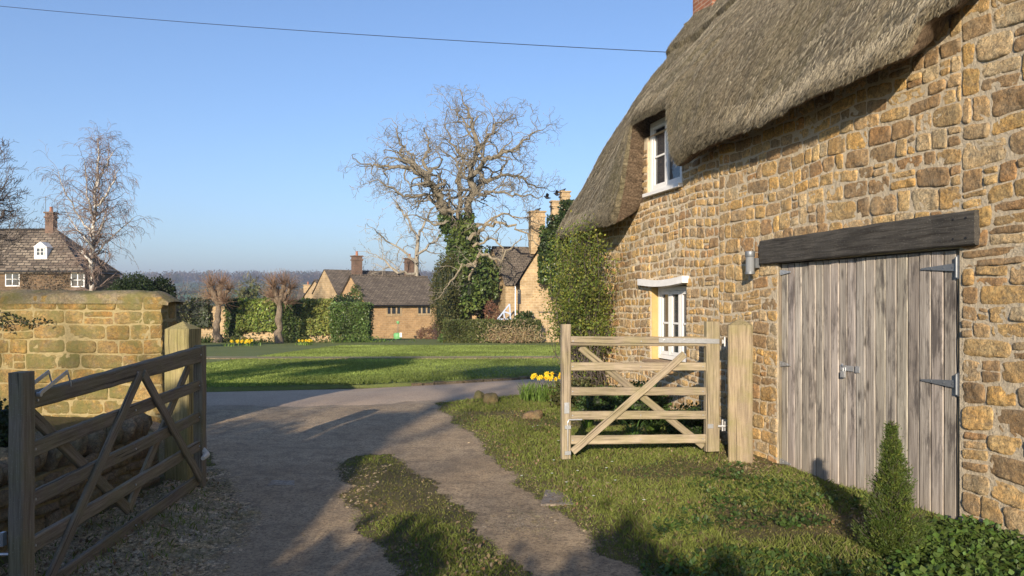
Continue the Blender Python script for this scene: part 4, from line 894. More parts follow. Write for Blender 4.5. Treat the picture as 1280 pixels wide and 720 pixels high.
# low creeping plants at the foot of the doors, right corner
def groundcover(name, label, pts, size, h, col, seed, cat='ground cover'):
    mb = MB(); rr = np.random.RandomState(seed); z, m, _ = near_z(pts[:, 0], pts[:, 1]); n = len(pts)
    for k in range(3):
        a = rr.uniform(0, 6.28, n); P = np.stack([pts[:, 0], pts[:, 1], z + h * rr.uniform(.3, 1, n)], 1)
        d = np.stack([np.cos(a), np.sin(a), rr.uniform(.0, .5, n)], 1); 
        leaves(mb, P + d * size * .2, size, col, 0.1, .85, N=np.tile(V(0, 0, 1.6), (n, 1)), droop=d * 1.5, seed=seed + k)
    P = np.stack([pts[:, 0], pts[:, 1], z], 1); blades(mb, P, h * .9, .003, V(*col[0] if np.ndim(col) > 1 else col) * .7, .2, seed)
    return tag(mb.build(name, M['leaf'], loc=(0, 0, 0)), label, cat, kind='stuff')
def scat(poly, n, seed, thr=-.2, fr=1.6):
    rr = np.random.RandomState(seed); p = np.array(poly); P = np.stack([rr.uniform(p[:, 0].min(), p[:, 0].max(), n), rr.uniform(p[:, 1].min(), p[:, 1].max(), n)], 1)
    return P[(sdist(P, poly) > 0) & (fbm(np.concatenate([P * fr, 0 * P[:, :1] + seed], 1), 2) > thr) & (wdist(P) > .04)]
pg = [gp(*q) for q in [(830, 640), (900, 590), (960, 580), (1030, 612), (1150, 668), (1230, 690), (1420, 700), (1500, 900), (900, 900), (800, 720)]]
S = scat(pg, 10500, 4, -.3); S = S[np.random.RandomState(2).rand(len(S)) < .35 + .65 * sst(5.7, 5.0, S[:, 1])]
groundcover('ground_cover', 'low round-leaved creeping plants in front of the garage doors', S, .034, .045, V(.055, .095, .022), 5)
pg = [gp(*q) for q in [(1150, 676), (1230, 672), (1400, 700), (1500, 860), (1130, 860), (1120, 720)]]
groundcover('ground_cover', 'bright green leafy patch in the bottom right corner by the wall', scat(pg, 5200, 9, -.7), .045, .10, V(.085, .135, .03), 6)
pg = [gp(*q) for q in [(560, 520), (700, 520), (900, 575), (960, 590), (860, 640), (740, 600), (650, 560)]]
groundcover('clover', 'tiny clover and weed leaves among the verge grass', scat(pg, 4200, 14, .0), .016, .022, V(.08, .13, .03), 7)
# planting bed behind the open gate
def rosette(name, label, x, y, n, L, w, col, seed, cat='plant', curl=.8, group=None, z=None):
    mb = MB(); rr = np.random.RandomState(seed); z0_ = float(near_z(np.array([x]), np.array([y]))[0][0]) if z is None else z
    for i in range(n):
        a = rr.uniform(0, 6.28); l = L * rr.uniform(.6, 1.15); c = curl * rr.uniform(.4, 1.2); s = V(-math.sin(a), math.cos(a), 0); d = V(math.cos(a), math.sin(a), 0); r0 = rr.uniform(0, .06) * L * 4
        q = np.linspace(0, 1, 5); p = V(x, y, z0_ - .01) + d * r0 + np.outer(q * l * .35 + q ** 3 * l * c * .5, d) + np.outer(l * (q - .45 * c * q ** 3), V(0, 0, 1)); ww = w * np.array([.7, 1, .95, .7, .08])[:, None]
        v = np.stack([p - s * ww / 2, p + s * ww / 2], 1).reshape(-1, 3); mb.add(v, gridf(5, 2), np.asarray(col) * rr.uniform(.65, 1.35))
    return tag(mb.build(name, M['leaf'], loc=(x, y, z0_)), label, cat, group)
rosette('strap_leaf_plant', 'green strap-leaved clump under the middle of the open gate', 1.42, 8.9, 55, .30, .016, (.07, .13, .03), 1, group='border plants behind the open gate')
rosette('strap_leaf_plant', 'smaller arching strap-leaved clump under the braces of the open gate', 1.75, 9.4, 45, .34, .014, (.09, .15, .03), 2, group='border plants behind the open gate')
rosette('strap_leaf_plant', 'strap-leaved clump beside the stile of the open gate', .95, 9.6, 45, .28, .014, (.10, .17, .03), 3, group='border plants behind the open gate')
def bush(name, label, c, r, n, leafsz, col, seed, cat='bush', mat='leaf', core=True, group=None, thr=-.5, up=.3, aspect=.65, inner=.55, freq=None):
    rr = np.random.RandomState(seed); c = np.asarray(c, float); r = np.asarray(r, float); d = rr.normal(size=(n, 3)); d /= np.linalg.norm(d, axis=1, keepdims=True)
    f = freq or 2.6; lump = 1 + .20 * fbm(d * f + seed, 3); q = rr.uniform(inner, 1.02, n) ** .6; P = c + d * r * (lump * q)[:, None]
    keep = (vn(P / r.mean() * 3.3 + seed) > thr) & (P[:, 2] > c[2] - r[2] * .98); P = P[keep]
    cl = np.asarray(col) * (1 + .35 * fbm(P / r.mean() * 2.4, 2))[:, None]
    mb = MB(); leaves(mb, P, leafsz, cl, up, aspect, seed=seed)
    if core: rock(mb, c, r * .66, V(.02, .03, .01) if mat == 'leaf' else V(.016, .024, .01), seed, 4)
    return tag(mb.build(name, M[mat], loc=(c[0], c[1], c[2] - r[2])), label, cat, group)
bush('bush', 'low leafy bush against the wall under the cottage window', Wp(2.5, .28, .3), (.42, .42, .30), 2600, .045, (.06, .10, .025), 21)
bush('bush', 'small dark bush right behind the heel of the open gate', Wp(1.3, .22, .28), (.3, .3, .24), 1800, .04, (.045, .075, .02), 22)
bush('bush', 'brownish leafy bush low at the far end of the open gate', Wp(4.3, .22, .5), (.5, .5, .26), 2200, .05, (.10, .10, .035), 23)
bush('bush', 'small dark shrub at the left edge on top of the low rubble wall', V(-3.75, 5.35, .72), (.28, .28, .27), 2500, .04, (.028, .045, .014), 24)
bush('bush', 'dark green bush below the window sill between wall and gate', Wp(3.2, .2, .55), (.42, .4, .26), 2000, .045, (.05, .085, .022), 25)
# dark sprig standing in for leaf shadows on the tall wall at top left
sp_ = thing('leaf_shadow_sprig', 'dark leafy sprig added for the leaf shadows on the face of the tall left wall', 'plant', (-5.95, 9.12, 1.4)); mb = MB(); ml = MB(); rr = np.random.RandomState(4)
for s in range(3):
    p = V(-6.3 - .1 * s, 9.08, 1.50 - .03 * s); pts = [p.copy()]
    for k in range(12): p = p + V(.062, .0, -.012 + .03 * math.sin(k * .9 + s)) * (1 - .2 * s); pts.append(p.copy())
    tube(mb, pts, np.linspace(.005, .002, 13), 4); P = np.repeat(np.array(pts[1:]), 7, 0) + rr.normal(size=(84, 3)) * V(.015, .012, .02); leaves(ml, P, .042, V(.03, .045, .014), .2, .5, seed=s)
mb.build('stems', M['dark_bark'], sp_); ml.build('foliage', M['leaf'], sp_)
# daffodils by the open gate
def daffs(label, x, y, n, L, seed, nf, fs=.035, z=None, spread=.35, cat='flowers', wl=.014):
    rr = np.random.RandomState(seed); zb = float(near_z(np.array([x]), np.array([y]))[0][0]) if z is None else z
    g = thing('daffodil_clump', label, cat, (x, y, zb), 'daffodil clumps'); mb = MB()
    for i in range(n):
        a = rr.uniform(0, 6.28); rad = spread * math.sqrt(rr.rand()); bx, by = x + math.cos(a) * rad, y + math.sin(a) * rad; a2 = rr.uniform(0, 6.28); l = L * rr.uniform(.6, 1.1); d = V(math.cos(a2), math.sin(a2), 0); s = V(-d[1], d[0], 0)
        q = np.linspace(0, 1, 4); p = V(bx, by, zb) + np.outer(q ** 2 * l * .35, d) + np.outer(l * (q - .15 * q ** 3), V(0, 0, 1)); ww = wl * np.array([.8, 1, .9, .2])[:, None]
        mb.add(np.stack([p - s * ww / 2, p + s * ww / 2], 1).reshape(-1, 3), gridf(4, 2), V(.15, .23, .045) * rr.uniform(.7, 1.3))
    mb.build('leaves', M['grass'], g)
    for i in range(nf):
        a = rr.uniform(0, 6.28); rad = spread * .75 * math.sqrt(rr.rand()); c = V(x + math.cos(a) * rad, y + math.sin(a) * rad, zb + L * rr.uniform(.95, 1.25)); f = unit(V(rr.normal() * .5, -1, .15)); _, s, u = frame(f)
        mf = MB()
        for k in range(6):
            an_ = k * math.pi / 3; dd = s * math.cos(an_) + u * math.sin(an_); pp_ = np.cross(f, dd); mf.add(np.array([c, c + dd * fs * .55 + pp_ * fs * .28, c + dd * fs + f * .2 * fs, c + dd * fs * .55 - pp_ * fs * .28]), [[0, 1, 2, 3]], (.85, .65, .04))
        tube(mf, [c, c + f * fs * .8], [fs * .3, fs * .42], 7, (.85, .5, .02)); mf.build('flower', M['petal'], g)
    return g
xg, yg = gp(682, 503); daffs('large clump of yellow daffodils left of the open gate', xg + .1, yg + .15, 420, .34, 1, 26, .045, spread=.52)
xg, yg = gp(655, 500); 
for (px, Y, lab, n) in ((305, 38.5, 'broad patch of yellow daffodils on the green left of the near pollard', 16), (381, 40.5, 'small patch of daffodils right of the nearer pollard trunk', 7), (311, 42.5, 'thin patch of daffodils close under the ivy wall', 5)):
    b = og(px, Y); daffs(lab, b[0], b[1], 45, .22, px, n, .085, z=b[2] + .1, spread=1.0 if n > 10 else .5, wl=.05)
# ------------------------------------------------------------------ bare trees
class Tree:
    def __init__(s, seed): s.r = np.random.RandomState(seed); s.trunk = MB(); s.crown = MB()
    def limb(s, pts, r0, r1, mb, sides=6, col=(1, 1, 1)):
        tube(mb, pts, np.linspace(1, 0, len(pts)) ** .8 * (r0 - r1) + r1, sides, col)
    def grow(s, p, d, L, r, lev, maxlev, gn=.28, up=.04, ratio=.68, nb=(2, 4), minr=.008, droop=0., ang=.75, colf=None):
        n = 5 if lev < maxlev - 1 else 4; pts = [p.copy()]; dirs = [d]
        for k in range(n):
            d = unit(d + s.r.normal(size=3) * gn + V(0, 0, up - droop * (lev / maxlev) ** 2)); p = p + d * L / n; pts.append(p.copy()); dirs.append(d)
        r1 = max(minr, r * .55); s.limb(pts, r, r1, s.crown, 5 if r > .06 else (4 if r > .03 else 3))
        if lev >= maxlev: return
        m = s.r.randint(nb[0], nb[1] + 1)
        for i in range(m):
            k = n if i == 0 else s.r.randint(max(1, n // 3), n + 1); a = s.r.uniform(.35, 1.) * ang; ax_ = unit(np.cross(dirs[k], s.r.normal(size=3))); d2 = unit(dirs[k] * math.cos(a) + ax_ * math.sin(a))
            s.grow(pts[k], d2, L * ratio * s.r.uniform(.75, 1.2), r1 * s.r.uniform(.6, .85) if i else r1 * .9, lev + 1, maxlev, gn, up, ratio, nb, minr, droop, ang)
    def side(s, pts, r0, r1, n, L, maxlev, start=.25, **k):
        pts = np.asarray(pts, float)
        for i in range(n):
            q = start + (1 - start) * (i + s.r.rand() * .6) / n; x = min(q * (len(pts) - 1), len(pts) - 1.01); j = int(x); f_ = x - j; p = pts[j] * (1 - f_) + pts[j + 1] * f_; tg = unit(pts[j + 1] - pts[j])
            a = s.r.uniform(.5, 1.2); ax_ = unit(np.cross(tg, s.r.normal(size=3))); d = unit(tg * math.cos(a) + ax_ * math.sin(a) + V(0, 0, .12)); r = (r0 + (r1 - r0) * q) * .55
            s.grow(p, d, L * (1.1 - .45 * q) * s.r.uniform(.7, 1.2), r, 1, maxlev, **k)
def smooth_poly(P, n, jit, r):
    P = np.asarray(P, float); L = np.concatenate([[0], np.cumsum(np.linalg.norm(np.diff(P, axis=0), axis=1))]); s = np.linspace(0, L[-1], n); Q = np.stack([np.interp(s, L, P[:, k]) for k in range(3)], 1)
    Q[1:-1] = (Q[:-2] + 2 * Q[1:-1] + Q[2:]) / 4; Q[1:] += r.normal(size=(n - 1, 3)) * jit; return Q
OY = 52.
def C5(x, y, dy=0): return at(420 + x / 2.4, 100 + y / 2.4, OY + dy)
T = Tree(21); ob = og(581, OY)
oak = thing('bare_oak', 'tall bare gnarled tree with ivy round its trunk beyond the green', 'tree', ob)
T.limb(smooth_poly([ob - V(0, 0, .3), C5(385, 600), C5(382, 500), C5(378, 440)], 9, .04, T.r), .62, .45, T.trunk, 10)
limbs = [
 ([C5(378, 460), C5(335, 410, -1), C5(312, 355, -2), C5(295, 320, -2.4)], .34, .24), ([C5(295, 320, -2.4), C5(262, 285, -3), C5(205, 255, -3.5), C5(150, 262, -4), C5(85, 250, -4)], .2, .05), ([C5(300, 330, -2), C5(270, 280, -2), C5(205, 240, -1), C5(190, 195, -.5), C5(185, 140, 0)], .2, .04),
 ([C5(330, 400, -1), C5(270, 345, 1), C5(200, 350, 2), C5(130, 300, 3), C5(90, 310, 3)], .15, .03), ([C5(278, 292, -2.5), C5(262, 230, -2), C5(285, 180, -1), C5(260, 140, -1)], .13, .03),
 ([C5(375, 440), C5(368, 350, 1), C5(366, 290, 1.5), C5(380, 235, 2), C5(345, 190, 2), C5(325, 130, 2)], .2, .04), ([C5(390, 440), C5(402, 380, 0), C5(412, 330, -.5), C5(402, 272, -1), C5(425, 210, -1), C5(412, 150, -1), C5(398, 100, 0), C5(385, 62, 0)], .32, .05),
 ([C5(415, 340, -.5), C5(440, 300, 1), C5(490, 290, 2), C5(545, 285, 3), C5(590, 320, 3.5), C5(630, 325, 4)], .2, .03), ([C5(405, 290, -1), C5(450, 240, -2), C5(505, 215, -3), C5(560, 190, -3.5), C5(610, 150, -4)], .2, .03),
 ([C5(425, 215, -1), C5(455, 170, -1), C5(480, 130, 0), C5(530, 120, .5)], .13, .03), ([C5(412, 150, -1), C5(375, 120, 0), C5(345, 75, 1)], .09, .03), ([C5(410, 350), C5(470, 330, -3), C5(520, 345, -4), C5(575, 340, -5), C5(620, 350, -5)], .13, .03),
 ([C5(385, 235, 2), C5(340, 230, 3), C5(300, 200, 3)], .1, .03),
]
for P, a, b in limbs:
    a *= .92; b *= .85
    Q = smooth_poly(P, 4 * len(P), .09, T.r); T.limb(Q, a, b, T.trunk if a > .13 else T.crown, 7); L = np.linalg.norm(Q[-1] - Q[0])
    T.side(Q, a, b, int(6 + L * 1.9), 1.7, 4, .15, gn=.42, up=.03, ratio=.68, nb=(2, 3), minr=.010, ang=.95); T.grow(Q[-1], unit(Q[-1] - Q[-2]), 1.1, b, 2, 4, gn=.42, ratio=.66, nb=(2, 3), minr=.011)
low = [([C5(400, 480, -2), C5(460, 430, -3), C5(530, 430, -4), C5(575, 470, -4), C5(610, 500, -4)], .14, .04), ([C5(395, 560, -3), C5(440, 520, -4), C5(500, 545, -5), C5(520, 500, -5), C5(560, 470, -5)], .12, .03), ([C5(400, 600, -3), C5(420, 550, -4), C5(380, 560, -4.5), C5(330, 620, -5), C5(300, 660, -5)], .08, .02),
       ([C5(410, 500, -2), C5(470, 470, -3), C5(500, 500, -4), C5(495, 580, -4)], .09, .02), ([C5(420, 440, -1), C5(500, 400, -1), C5(580, 420, -1), C5(620, 440, -1)], .1, .03)]
for P, a, b in low:
    Q = smooth_poly(P, 4 * len(P), .1, T.r); tube(T.crown, Q, np.linspace(a, b, len(Q)), 6, (1.35, 1.3, 1.2)); T.side(Q, a, b, 7, 1.2, 3, .2, gn=.45, up=-.03, ratio=.66, nb=(2, 3), minr=.011)
T.trunk.build('trunk', M['oak'], oak, smooth=True); T.crown.build('crown', M['oak'], oak)
mb = MB(); rr = np.random.RandomState(6); P = []
for (x, y, dy, rx, rz, n) in ((380, 620, -1, 1.55, 2.3, 6500), (425, 600, -1.5, 1.5, 1.9, 4500), (385, 500, -.5, 1.15, 1.9, 4200), (395, 470, 0, .75, .9, 1100), (330, 425, -1, .4, .9, 450), (400, 410, 0, .3, .6, 220)):
    c = C5(x, y, dy); d = rr.normal(size=(n, 3)); d /= np.linalg.norm(d, axis=1, keepdims=True); q = rr.uniform(.6, 1.05, n) * (1 + .25 * fbm(d * 2.3 + x, 2)); p_ = c + d * q[:, None] * V(rx, rx, rz); P.append(p_[vn(p_ * 1.4) > -.45])
P = np.concatenate(P); leaves(mb, P, .24, np.where((vn(P * .9) > .0)[:, None], V(.11, .145, .036), V(.065, .095, .026)), .0, .8, seed=1)
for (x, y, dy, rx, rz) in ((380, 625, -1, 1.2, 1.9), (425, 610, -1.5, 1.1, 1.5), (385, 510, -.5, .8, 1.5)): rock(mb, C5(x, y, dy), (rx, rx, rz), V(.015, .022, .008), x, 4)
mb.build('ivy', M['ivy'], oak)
# brownish climber mass left of the ivy trunk
bush('bush', 'tall olive-brown clipped bush at the foot of the bare oak', at(558, 372, 50), (1.05, 1.2, 3.0), 6500, .16, (.085, .085, .028), 31, thr=-.75, aspect=.4)
# paler second tree behind
T = Tree(5); b = og(520, 66); T2 = thing('bare_tree', 'smaller pale bare tree just left of the ivy-clad oak', 'tree', b)
Q = smooth_poly([b, at(520, 372, 66), at(521, 330, 66), at(523, 300, 66)], 9, .05, T.r); T.limb(Q, .26, .16, T.trunk, 8); T.trunk.build('trunk', M['pale'], T2, smooth=True)
for P in ([(521, 330), (500, 310), (478, 300), (468, 285)], [(523, 300), (512, 280), (500, 262), (492, 250)], [(523, 300), (530, 275), (540, 260), (545, 245)], [(521, 320), (545, 300), (552, 290)], [(521, 345), (495, 338), (480, 325), (470, 318)]):
    Q = smooth_poly([at(x, y, 66 + T.r.uniform(-1.5, 1.5)) for x, y in P], 12, .1, T.r); T.limb(Q, .13, .03, T.crown, 5); T.side(Q, .12, .04, 8, 1.7, 4, .2, gn=.36, ratio=.66, nb=(2, 3), minr=.013, droop=.1); T.grow(Q[-1], unit(Q[-1] - Q[-2]), 1.4, .03, 2, 4, gn=.36, ratio=.66, minr=.013)
T.crown.build('crown', M['pale'], T2)
# birch
T = Tree(12); b = og(115, 40); bi = thing('silver_birch', 'slender leafless silver birch with white trunk in front of the left house', 'tree', b)
Q = smooth_poly([b, at(115, 340, 40), at(117, 310, 40), at(118, 270, 40), at(121, 230, 40), at(123, 195, 40), at(122, 172, 40)], 24, .03, T.r); T.limb(Q, .17, .02, T.trunk, 8)
for P in ([(117, 322), (126, 310), (140, 295), (158, 280), (168, 272)], [(117, 312), (105, 295), (92, 280), (82, 262)], [(118, 275), (110, 250), (108, 225), (106, 200)], [(118, 262), (132, 245), (143, 225), (150, 212)], [(121, 235), (128, 215), (138, 195), (145, 187)], [(117, 300), (100, 270), (80, 240), (72, 215)], [(118, 300), (130, 275), (136, 250)], [(116, 330), (108, 320), (98, 312)]):
    q = smooth_poly([at(x, y, 40 + T.r.uniform(-1.5, 1.5)) for x, y in P], 12, .03, T.r); T.limb(q, .065, .015, T.trunk, 5); T.side(q, .05, .02, 18, .95, 4, .1, gn=.22, up=.0, ratio=.72, nb=(2, 3), minr=.0065, droop=.30, ang=.6); T.grow(q[-1], unit(q[-1] - q[-2]), .9, .012, 2, 4, gn=.2, droop=.25, minr=.0065)
T.side(Q, .14, .02, 75, .95, 4, .25, gn=.22, up=.03, ratio=.72, nb=(2, 3), minr=.0065, droop=.26, ang=.6)
T.trunk.build('trunk', M['birch'], bi, smooth=True); T.crown.build('crown', M['birchtwig'], bi)
# dark tree at the left edge
T = Tree(31); b = og(-70, 38); lt = thing('dark_tree', 'dark bare tree with dense twigs cut by the left edge of the photo', 'tree', b)
Q = smooth_poly([b, at(-68, 330, 38), at(-60, 290, 38), at(-50, 240, 38)], 10, .05, T.r); T.limb(Q, .4, .2, T.trunk, 8)
for P in ([(-60, 300), (-30, 285), (0, 270), (18, 262)], [(-62, 310), (-30, 300), (5, 300), (22, 300)], [(-50, 260), (-20, 240), (-8, 215), (-2, 190)], [(-55, 280), (-20, 262), (8, 245)], [(-60, 320), (-30, 322), (0, 330)]):
    q = smooth_poly([at(x, y, 38 + T.r.uniform(-1, 1)) for x, y in P], 12, .05, T.r); T.limb(q, .12, .03, T.crown, 5); T.side(q, .1, .03, 12, 1.1, 4, .2, gn=.25, ratio=.7, nb=(2, 4), minr=.009, up=.08)
T.trunk.build('trunk', M['dark_bark'], lt, smooth=True); T.crown.build('crown', M['dark_bark'], lt)
# pollards
def pollard(label, px, Y, top_py, seed, fat=1., scale=1.):
    T = Tree(seed); b = og(px, Y) + V(0, 0, .08); g = thing('pollard_tree', label, 'tree', b, 'pollarded trees in front of the ivy wall'); k = Y / F
    Q = smooth_poly([b, at(px - 1, 405, Y), at(px + 1, 388, Y), at(px + 1, 376, Y)], 10, .04, T.r); tube(T.trunk, Q, np.array([.42, .36, .3, .27, .28, .27, .25, .24, .23, .26]) * fat * .66 * (1 + T.r.uniform(-.1, .1, 10)), 9, (.62, .57, .5))
    heads = []
    for (dx, dy, r) in ((-9, -18, .15), (6, -20, .14), (16, -14, .11), (-3, -8, .16), (10, 2, .1), (-10, -4, .1)):
        e = at(px + dx * scale, 376 + dy, Y + T.r.uniform(-.5, .5)); q = smooth_poly([Q[-2], (Q[-1] + e) / 2 + V(0, 0, -.05), e], 6, .05, T.r); tube(T.trunk, q, np.linspace(r, r * 1.15, 6), 6, (.55, .48, .4)); heads.append(e)
    for h in heads:
        for _ in range(95):
            d = unit(T.r.normal(size=3) * V(1., 1., .8) + V(0, 0, .7) + .5 * unit(h - Q[-1])); L = T.r.uniform(.4, 1.05); p = h.copy(); pts = [p.copy()]
            for _k in range(4): d = unit(d + T.r.normal(size=3) * .08 + V(0, 0, .05)); p = p + d * L / 4; pts.append(p.copy())
            tube(T.crown, pts, np.linspace(.013, .006, 5), 3)
    T.trunk.build('trunk', M['pollard'], g, smooth=True); T.crown.build('crown', M['redtwig'], g)
pollard('pollarded tree with knobbly head, left one in front of the ivy wall', 272, 45.5, 340, 3, 1.05, .85)
pollard('pollarded tree with reddish shoots, right one beside the dark ivy gap', 349, 44.0, 345, 8, 1.05, .85)

# ------------------------------------------------------------------ hedges and garden walls behind the green
def hedgebox(mb, a, b, th, z0_, z1_, n, leaf, col, seed, core=V(.018, .028, .01), round_=.0):
    a = np.asarray(a, float); b = np.asarray(b, float); d = unit(np.append((b - a)[:2], 0)); L = np.linalg.norm((b - a)[:2]); s = V(-d[1], d[0], 0); rr = np.random.RandomState(seed)
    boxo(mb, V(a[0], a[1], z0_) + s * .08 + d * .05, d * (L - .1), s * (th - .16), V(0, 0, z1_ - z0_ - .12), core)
    u = rr.uniform(0, L, n); w = rr.rand(n); face = rr.choice(4, n, p=[.62, .2, .09, .09]); x = np.where(face == 2, 0, np.where(face == 3, L, u)); y = np.where(face == 0, 0, np.where(face == 1, rr.uniform(0, th, n), rr.uniform(0, th, n))); z = np.where(face == 1, z1_, z0_ + (z1_ - z0_) * w)
    P = V(a[0], a[1], 0) + x[:, None] * d + y[:, None] * s; P[:, 2] = z; nz_ = fbm(P * 1.1 + seed, 3)[:, None]; P += -s * nz_ * .10 + V(0, 0, 1) * nz_ * .06 * (face == 1)[:, None] + rr.normal(size=(n, 3)) * .05
    c = np.asarray(col) * (1 + .45 * fbm(P * .9 + 3 + seed, 3))[:, None]; leaves(mb, P, leaf, c, .0, .75, seed=seed)
def far_wall(name, label, a, b, th, z0_, z1_, mat, group=None, extra=None, cat='wall'):
    g = thing(name, label, cat, ((a[0] + b[0]) / 2, (a[1] + b[1]) / 2, z0_), group); a = np.asarray(a, float); b = np.asarray(b, float); d = unit(np.append((b - a)[:2], 0)); L = np.linalg.norm((b - a)[:2]); s = V(-d[1], d[0], 0); mb = MB()
    n0 = mb.n; boxo(mb, V(a[0], a[1], z0_), d * L, s * th, V(0, 0, z1_ - z0_)); v = mb.v[-1]; mb.t[-1] = np.stack([v @ d + v @ s, v[:, 2], 0 * v[:, 2]], 1); mb.build('masonry', M[mat], g)
    mb = MB(); boxo(mb, V(a[0], a[1], z1_) - s * .04, d * L, s * (th + .08), V(0, 0, .07), (.12, .11, .10)); mb.build('coping', M['roofslate'], g); return g, d, s, L
wa = og(180, 47.5); wb = og(462, 47.5)
g, d, s, L = far_wall('garden_wall', 'long low garden wall half covered with ivy behind the pollards', wa, wb, .4, wa[2] - .3, zc(383, 47.5), 'farpale')
mb = MB()
for (p0, p1, col, dens, zlo) in ((196, 240, (.12, .12, .05), 1300, .5), (240, 263, (.05, .065, .024), 500, .4), (284, 302, (.07, .10, .028), 1300, .2), (300, 346, (.16, .20, .045), 3400, .32), (346, 358, (.05, .08, .02), 700, 0), (356, 380, (.06, .09, .024), 1900, .0), (378, 415, (.19, .21, .055), 3200, .25)):
    a = og(p0, 47.4); b = og(p1, 47.4); zt = zc(382 - R.uniform(0, 4), 47.4); zb = a[2]; hedgebox(mb, a - V(0, .32, 0), b - V(0, .32, 0), .42, zb + (zt - zb) * zlo, zt + .1, dens, .17, col, p0)
mb.build('ivy', M['ivy'], g)
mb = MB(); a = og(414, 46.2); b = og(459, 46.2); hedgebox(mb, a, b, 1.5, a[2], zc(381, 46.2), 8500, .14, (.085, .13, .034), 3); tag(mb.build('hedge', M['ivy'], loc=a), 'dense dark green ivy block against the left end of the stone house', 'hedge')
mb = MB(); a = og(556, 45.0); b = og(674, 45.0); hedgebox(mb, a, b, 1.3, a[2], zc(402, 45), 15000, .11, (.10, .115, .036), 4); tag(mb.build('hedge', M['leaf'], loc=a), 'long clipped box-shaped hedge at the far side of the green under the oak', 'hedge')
mb = MB(); rr = np.random.RandomState(2)
for px, w, h in ((640, 2.2, .9), (628, 1.2, .6), (655, 1.4, .7)):
    c = og(px, 44.7); n = 700; P = c + rr.normal(size=(n, 3)) * V(w * .4, .15, .0) + np.outer(np.abs(rr.normal(size=n)) * h * .6 + .15, V(0, 0, 1)); leaves(mb, P, .22, V(.34, .26, .15), .6, .25, seed=px)
tag(mb.build('dry_shrub', M['leaf']), 'straw-coloured dry shrub in front of the right part of the box hedge', 'shrub')
far_wall('garden_wall', 'short pale stone wall between the box hedge and the thatched cottage', og(674, 47), og(716, 47), .4, -1.2, zc(391, 47), 'farpale')
mb = MB()
for px, w, c_ in ((292, .9, (.10, .12, .03)), (312, 1.5, (.05, .07, .025)), (262, .8, (.07, .10, .03)), (380, 1.2, (.10, .11, .035)), (448, 1.1, (.10, .16, .035))):
    c = og(px, 45.8); rr = np.random.RandomState(px); P = c + rr.normal(size=(420, 3)) * V(w, .3, .0) + np.outer(np.abs(rr.normal(size=420)) * .22, V(0, 0, 1)); leaves(mb, P, .2, V(*c_), .6, .35, seed=px)
tag(mb.build('border_plants', M['leaf'], loc=(0, 45, -1)), 'low mixed border plants along the foot of the ivy wall', 'plants', kind='stuff')

# ------------------------------------------------------------------ background houses
def house(name, label, P0, ang, L, W, zb, ze, zr, wall, roof, group=None, over=.25, hipR=0, cat='house'):
    P0 = V(P0[0], P0[1], 0); a = V(math.cos(ang), math.sin(ang), 0); b = V(-math.sin(ang), math.cos(ang), 0); g = thing(name, label, cat, (P0[0] + a[0] * L / 2, P0[1] + a[1] * L / 2, zb), group)
    def H(x, y, z): return P0 + a * x + b * y + V(0, 0, z)
    mb = MB()
    def quad(pts, m=mb, tc=None): v = np.array(pts); m.add(v, [list(range(len(pts)))], (1, 1, 1), tc if tc is not None else np.stack([(v - P0) @ a + (v - P0) @ b, v[:, 2], 0 * v[:, 2]], 1))
    quad([H(0, 0, zb), H(L, 0, zb), H(L, 0, ze), H(0, 0, ze)]); quad([H(L, W, zb), H(0, W, zb), H(0, W, ze), H(L, W, ze)])
    quad([H(0, W, zb), H(0, 0, zb), H(0, 0, ze), H(0, W / 2, zr - .05), H(0, W, ze)])
    if not hipR: quad([H(L, 0, zb), H(L, W, zb), H(L, W, ze), H(L, W / 2, zr - .05), H(L, 0, ze)])
    else: quad([H(L, 0, zb), H(L, W, zb), H(L, W, ze), H(L, 0, ze)])
    mb.build('wall', M[wall], g); sl = (zr - ze) / (W / 2); o = over; r = MB(); n = 24
    for side in (0, 1):
        X, Yq = np.meshgrid(np.linspace(-.12, L + .12, n), np.linspace(-o, W / 2, 10), indexing='ij'); Xe = X.copy()
        if hipR: Xe = np.minimum(X, L + .12 - hipR * (Yq + o) / (W / 2 + o))
        Z = ze + Yq * sl + .03 * fbm(np.stack([X * .5, Yq, 0 * X + side], -1), 2); yy_ = Yq if side == 0 else W - Yq
        for up_ in (.10, 0):
            v = P0 + Xe[..., None] * a + yy_[..., None] * b + (Z + up_)[..., None] * V(0, 0, 1); t_ = np.stack([Xe, Yq * math.hypot(1, sl), 0 * X], -1); r.add(v.reshape(-1, 3), gridf(n, 10), (1, 1, 1), t_.reshape(-1, 3))
        for j0 in (0,):
            v = [];  
            for i in range(n): v += [P0 + a * Xe[i, 0] + b * yy_[i, 0] + V(0, 0, Z[i, 0]), P0 + a * Xe[i, 0] + b * yy_[i, 0] + V(0, 0, Z[i, 0] + .1)]
            r.add(np.array(v), gridf(n, 2), (1, 1, 1))
    if hipR:
        q = [H(L + .12, -o, ze - o * sl + .05), H(L + .12, W + o, ze - o * sl + .05), H(L + .12 - hipR, W / 2, zr + .08)]; r.add(np.array(q), [[0, 1, 2]], (1, 1, 1), np.array([[0, 0, 0], [W, 0, 0], [W / 2, 3, 0]]))
    boxo(r, H(-.12, W / 2 - .12, zr + .03), a * (L + .24 - hipR), b * .24, V(0, 0, .1), (1.3, 1.25, 1.1)); ro_ = r.build('roof', M[roof], g); return g, H, a, b, ro_
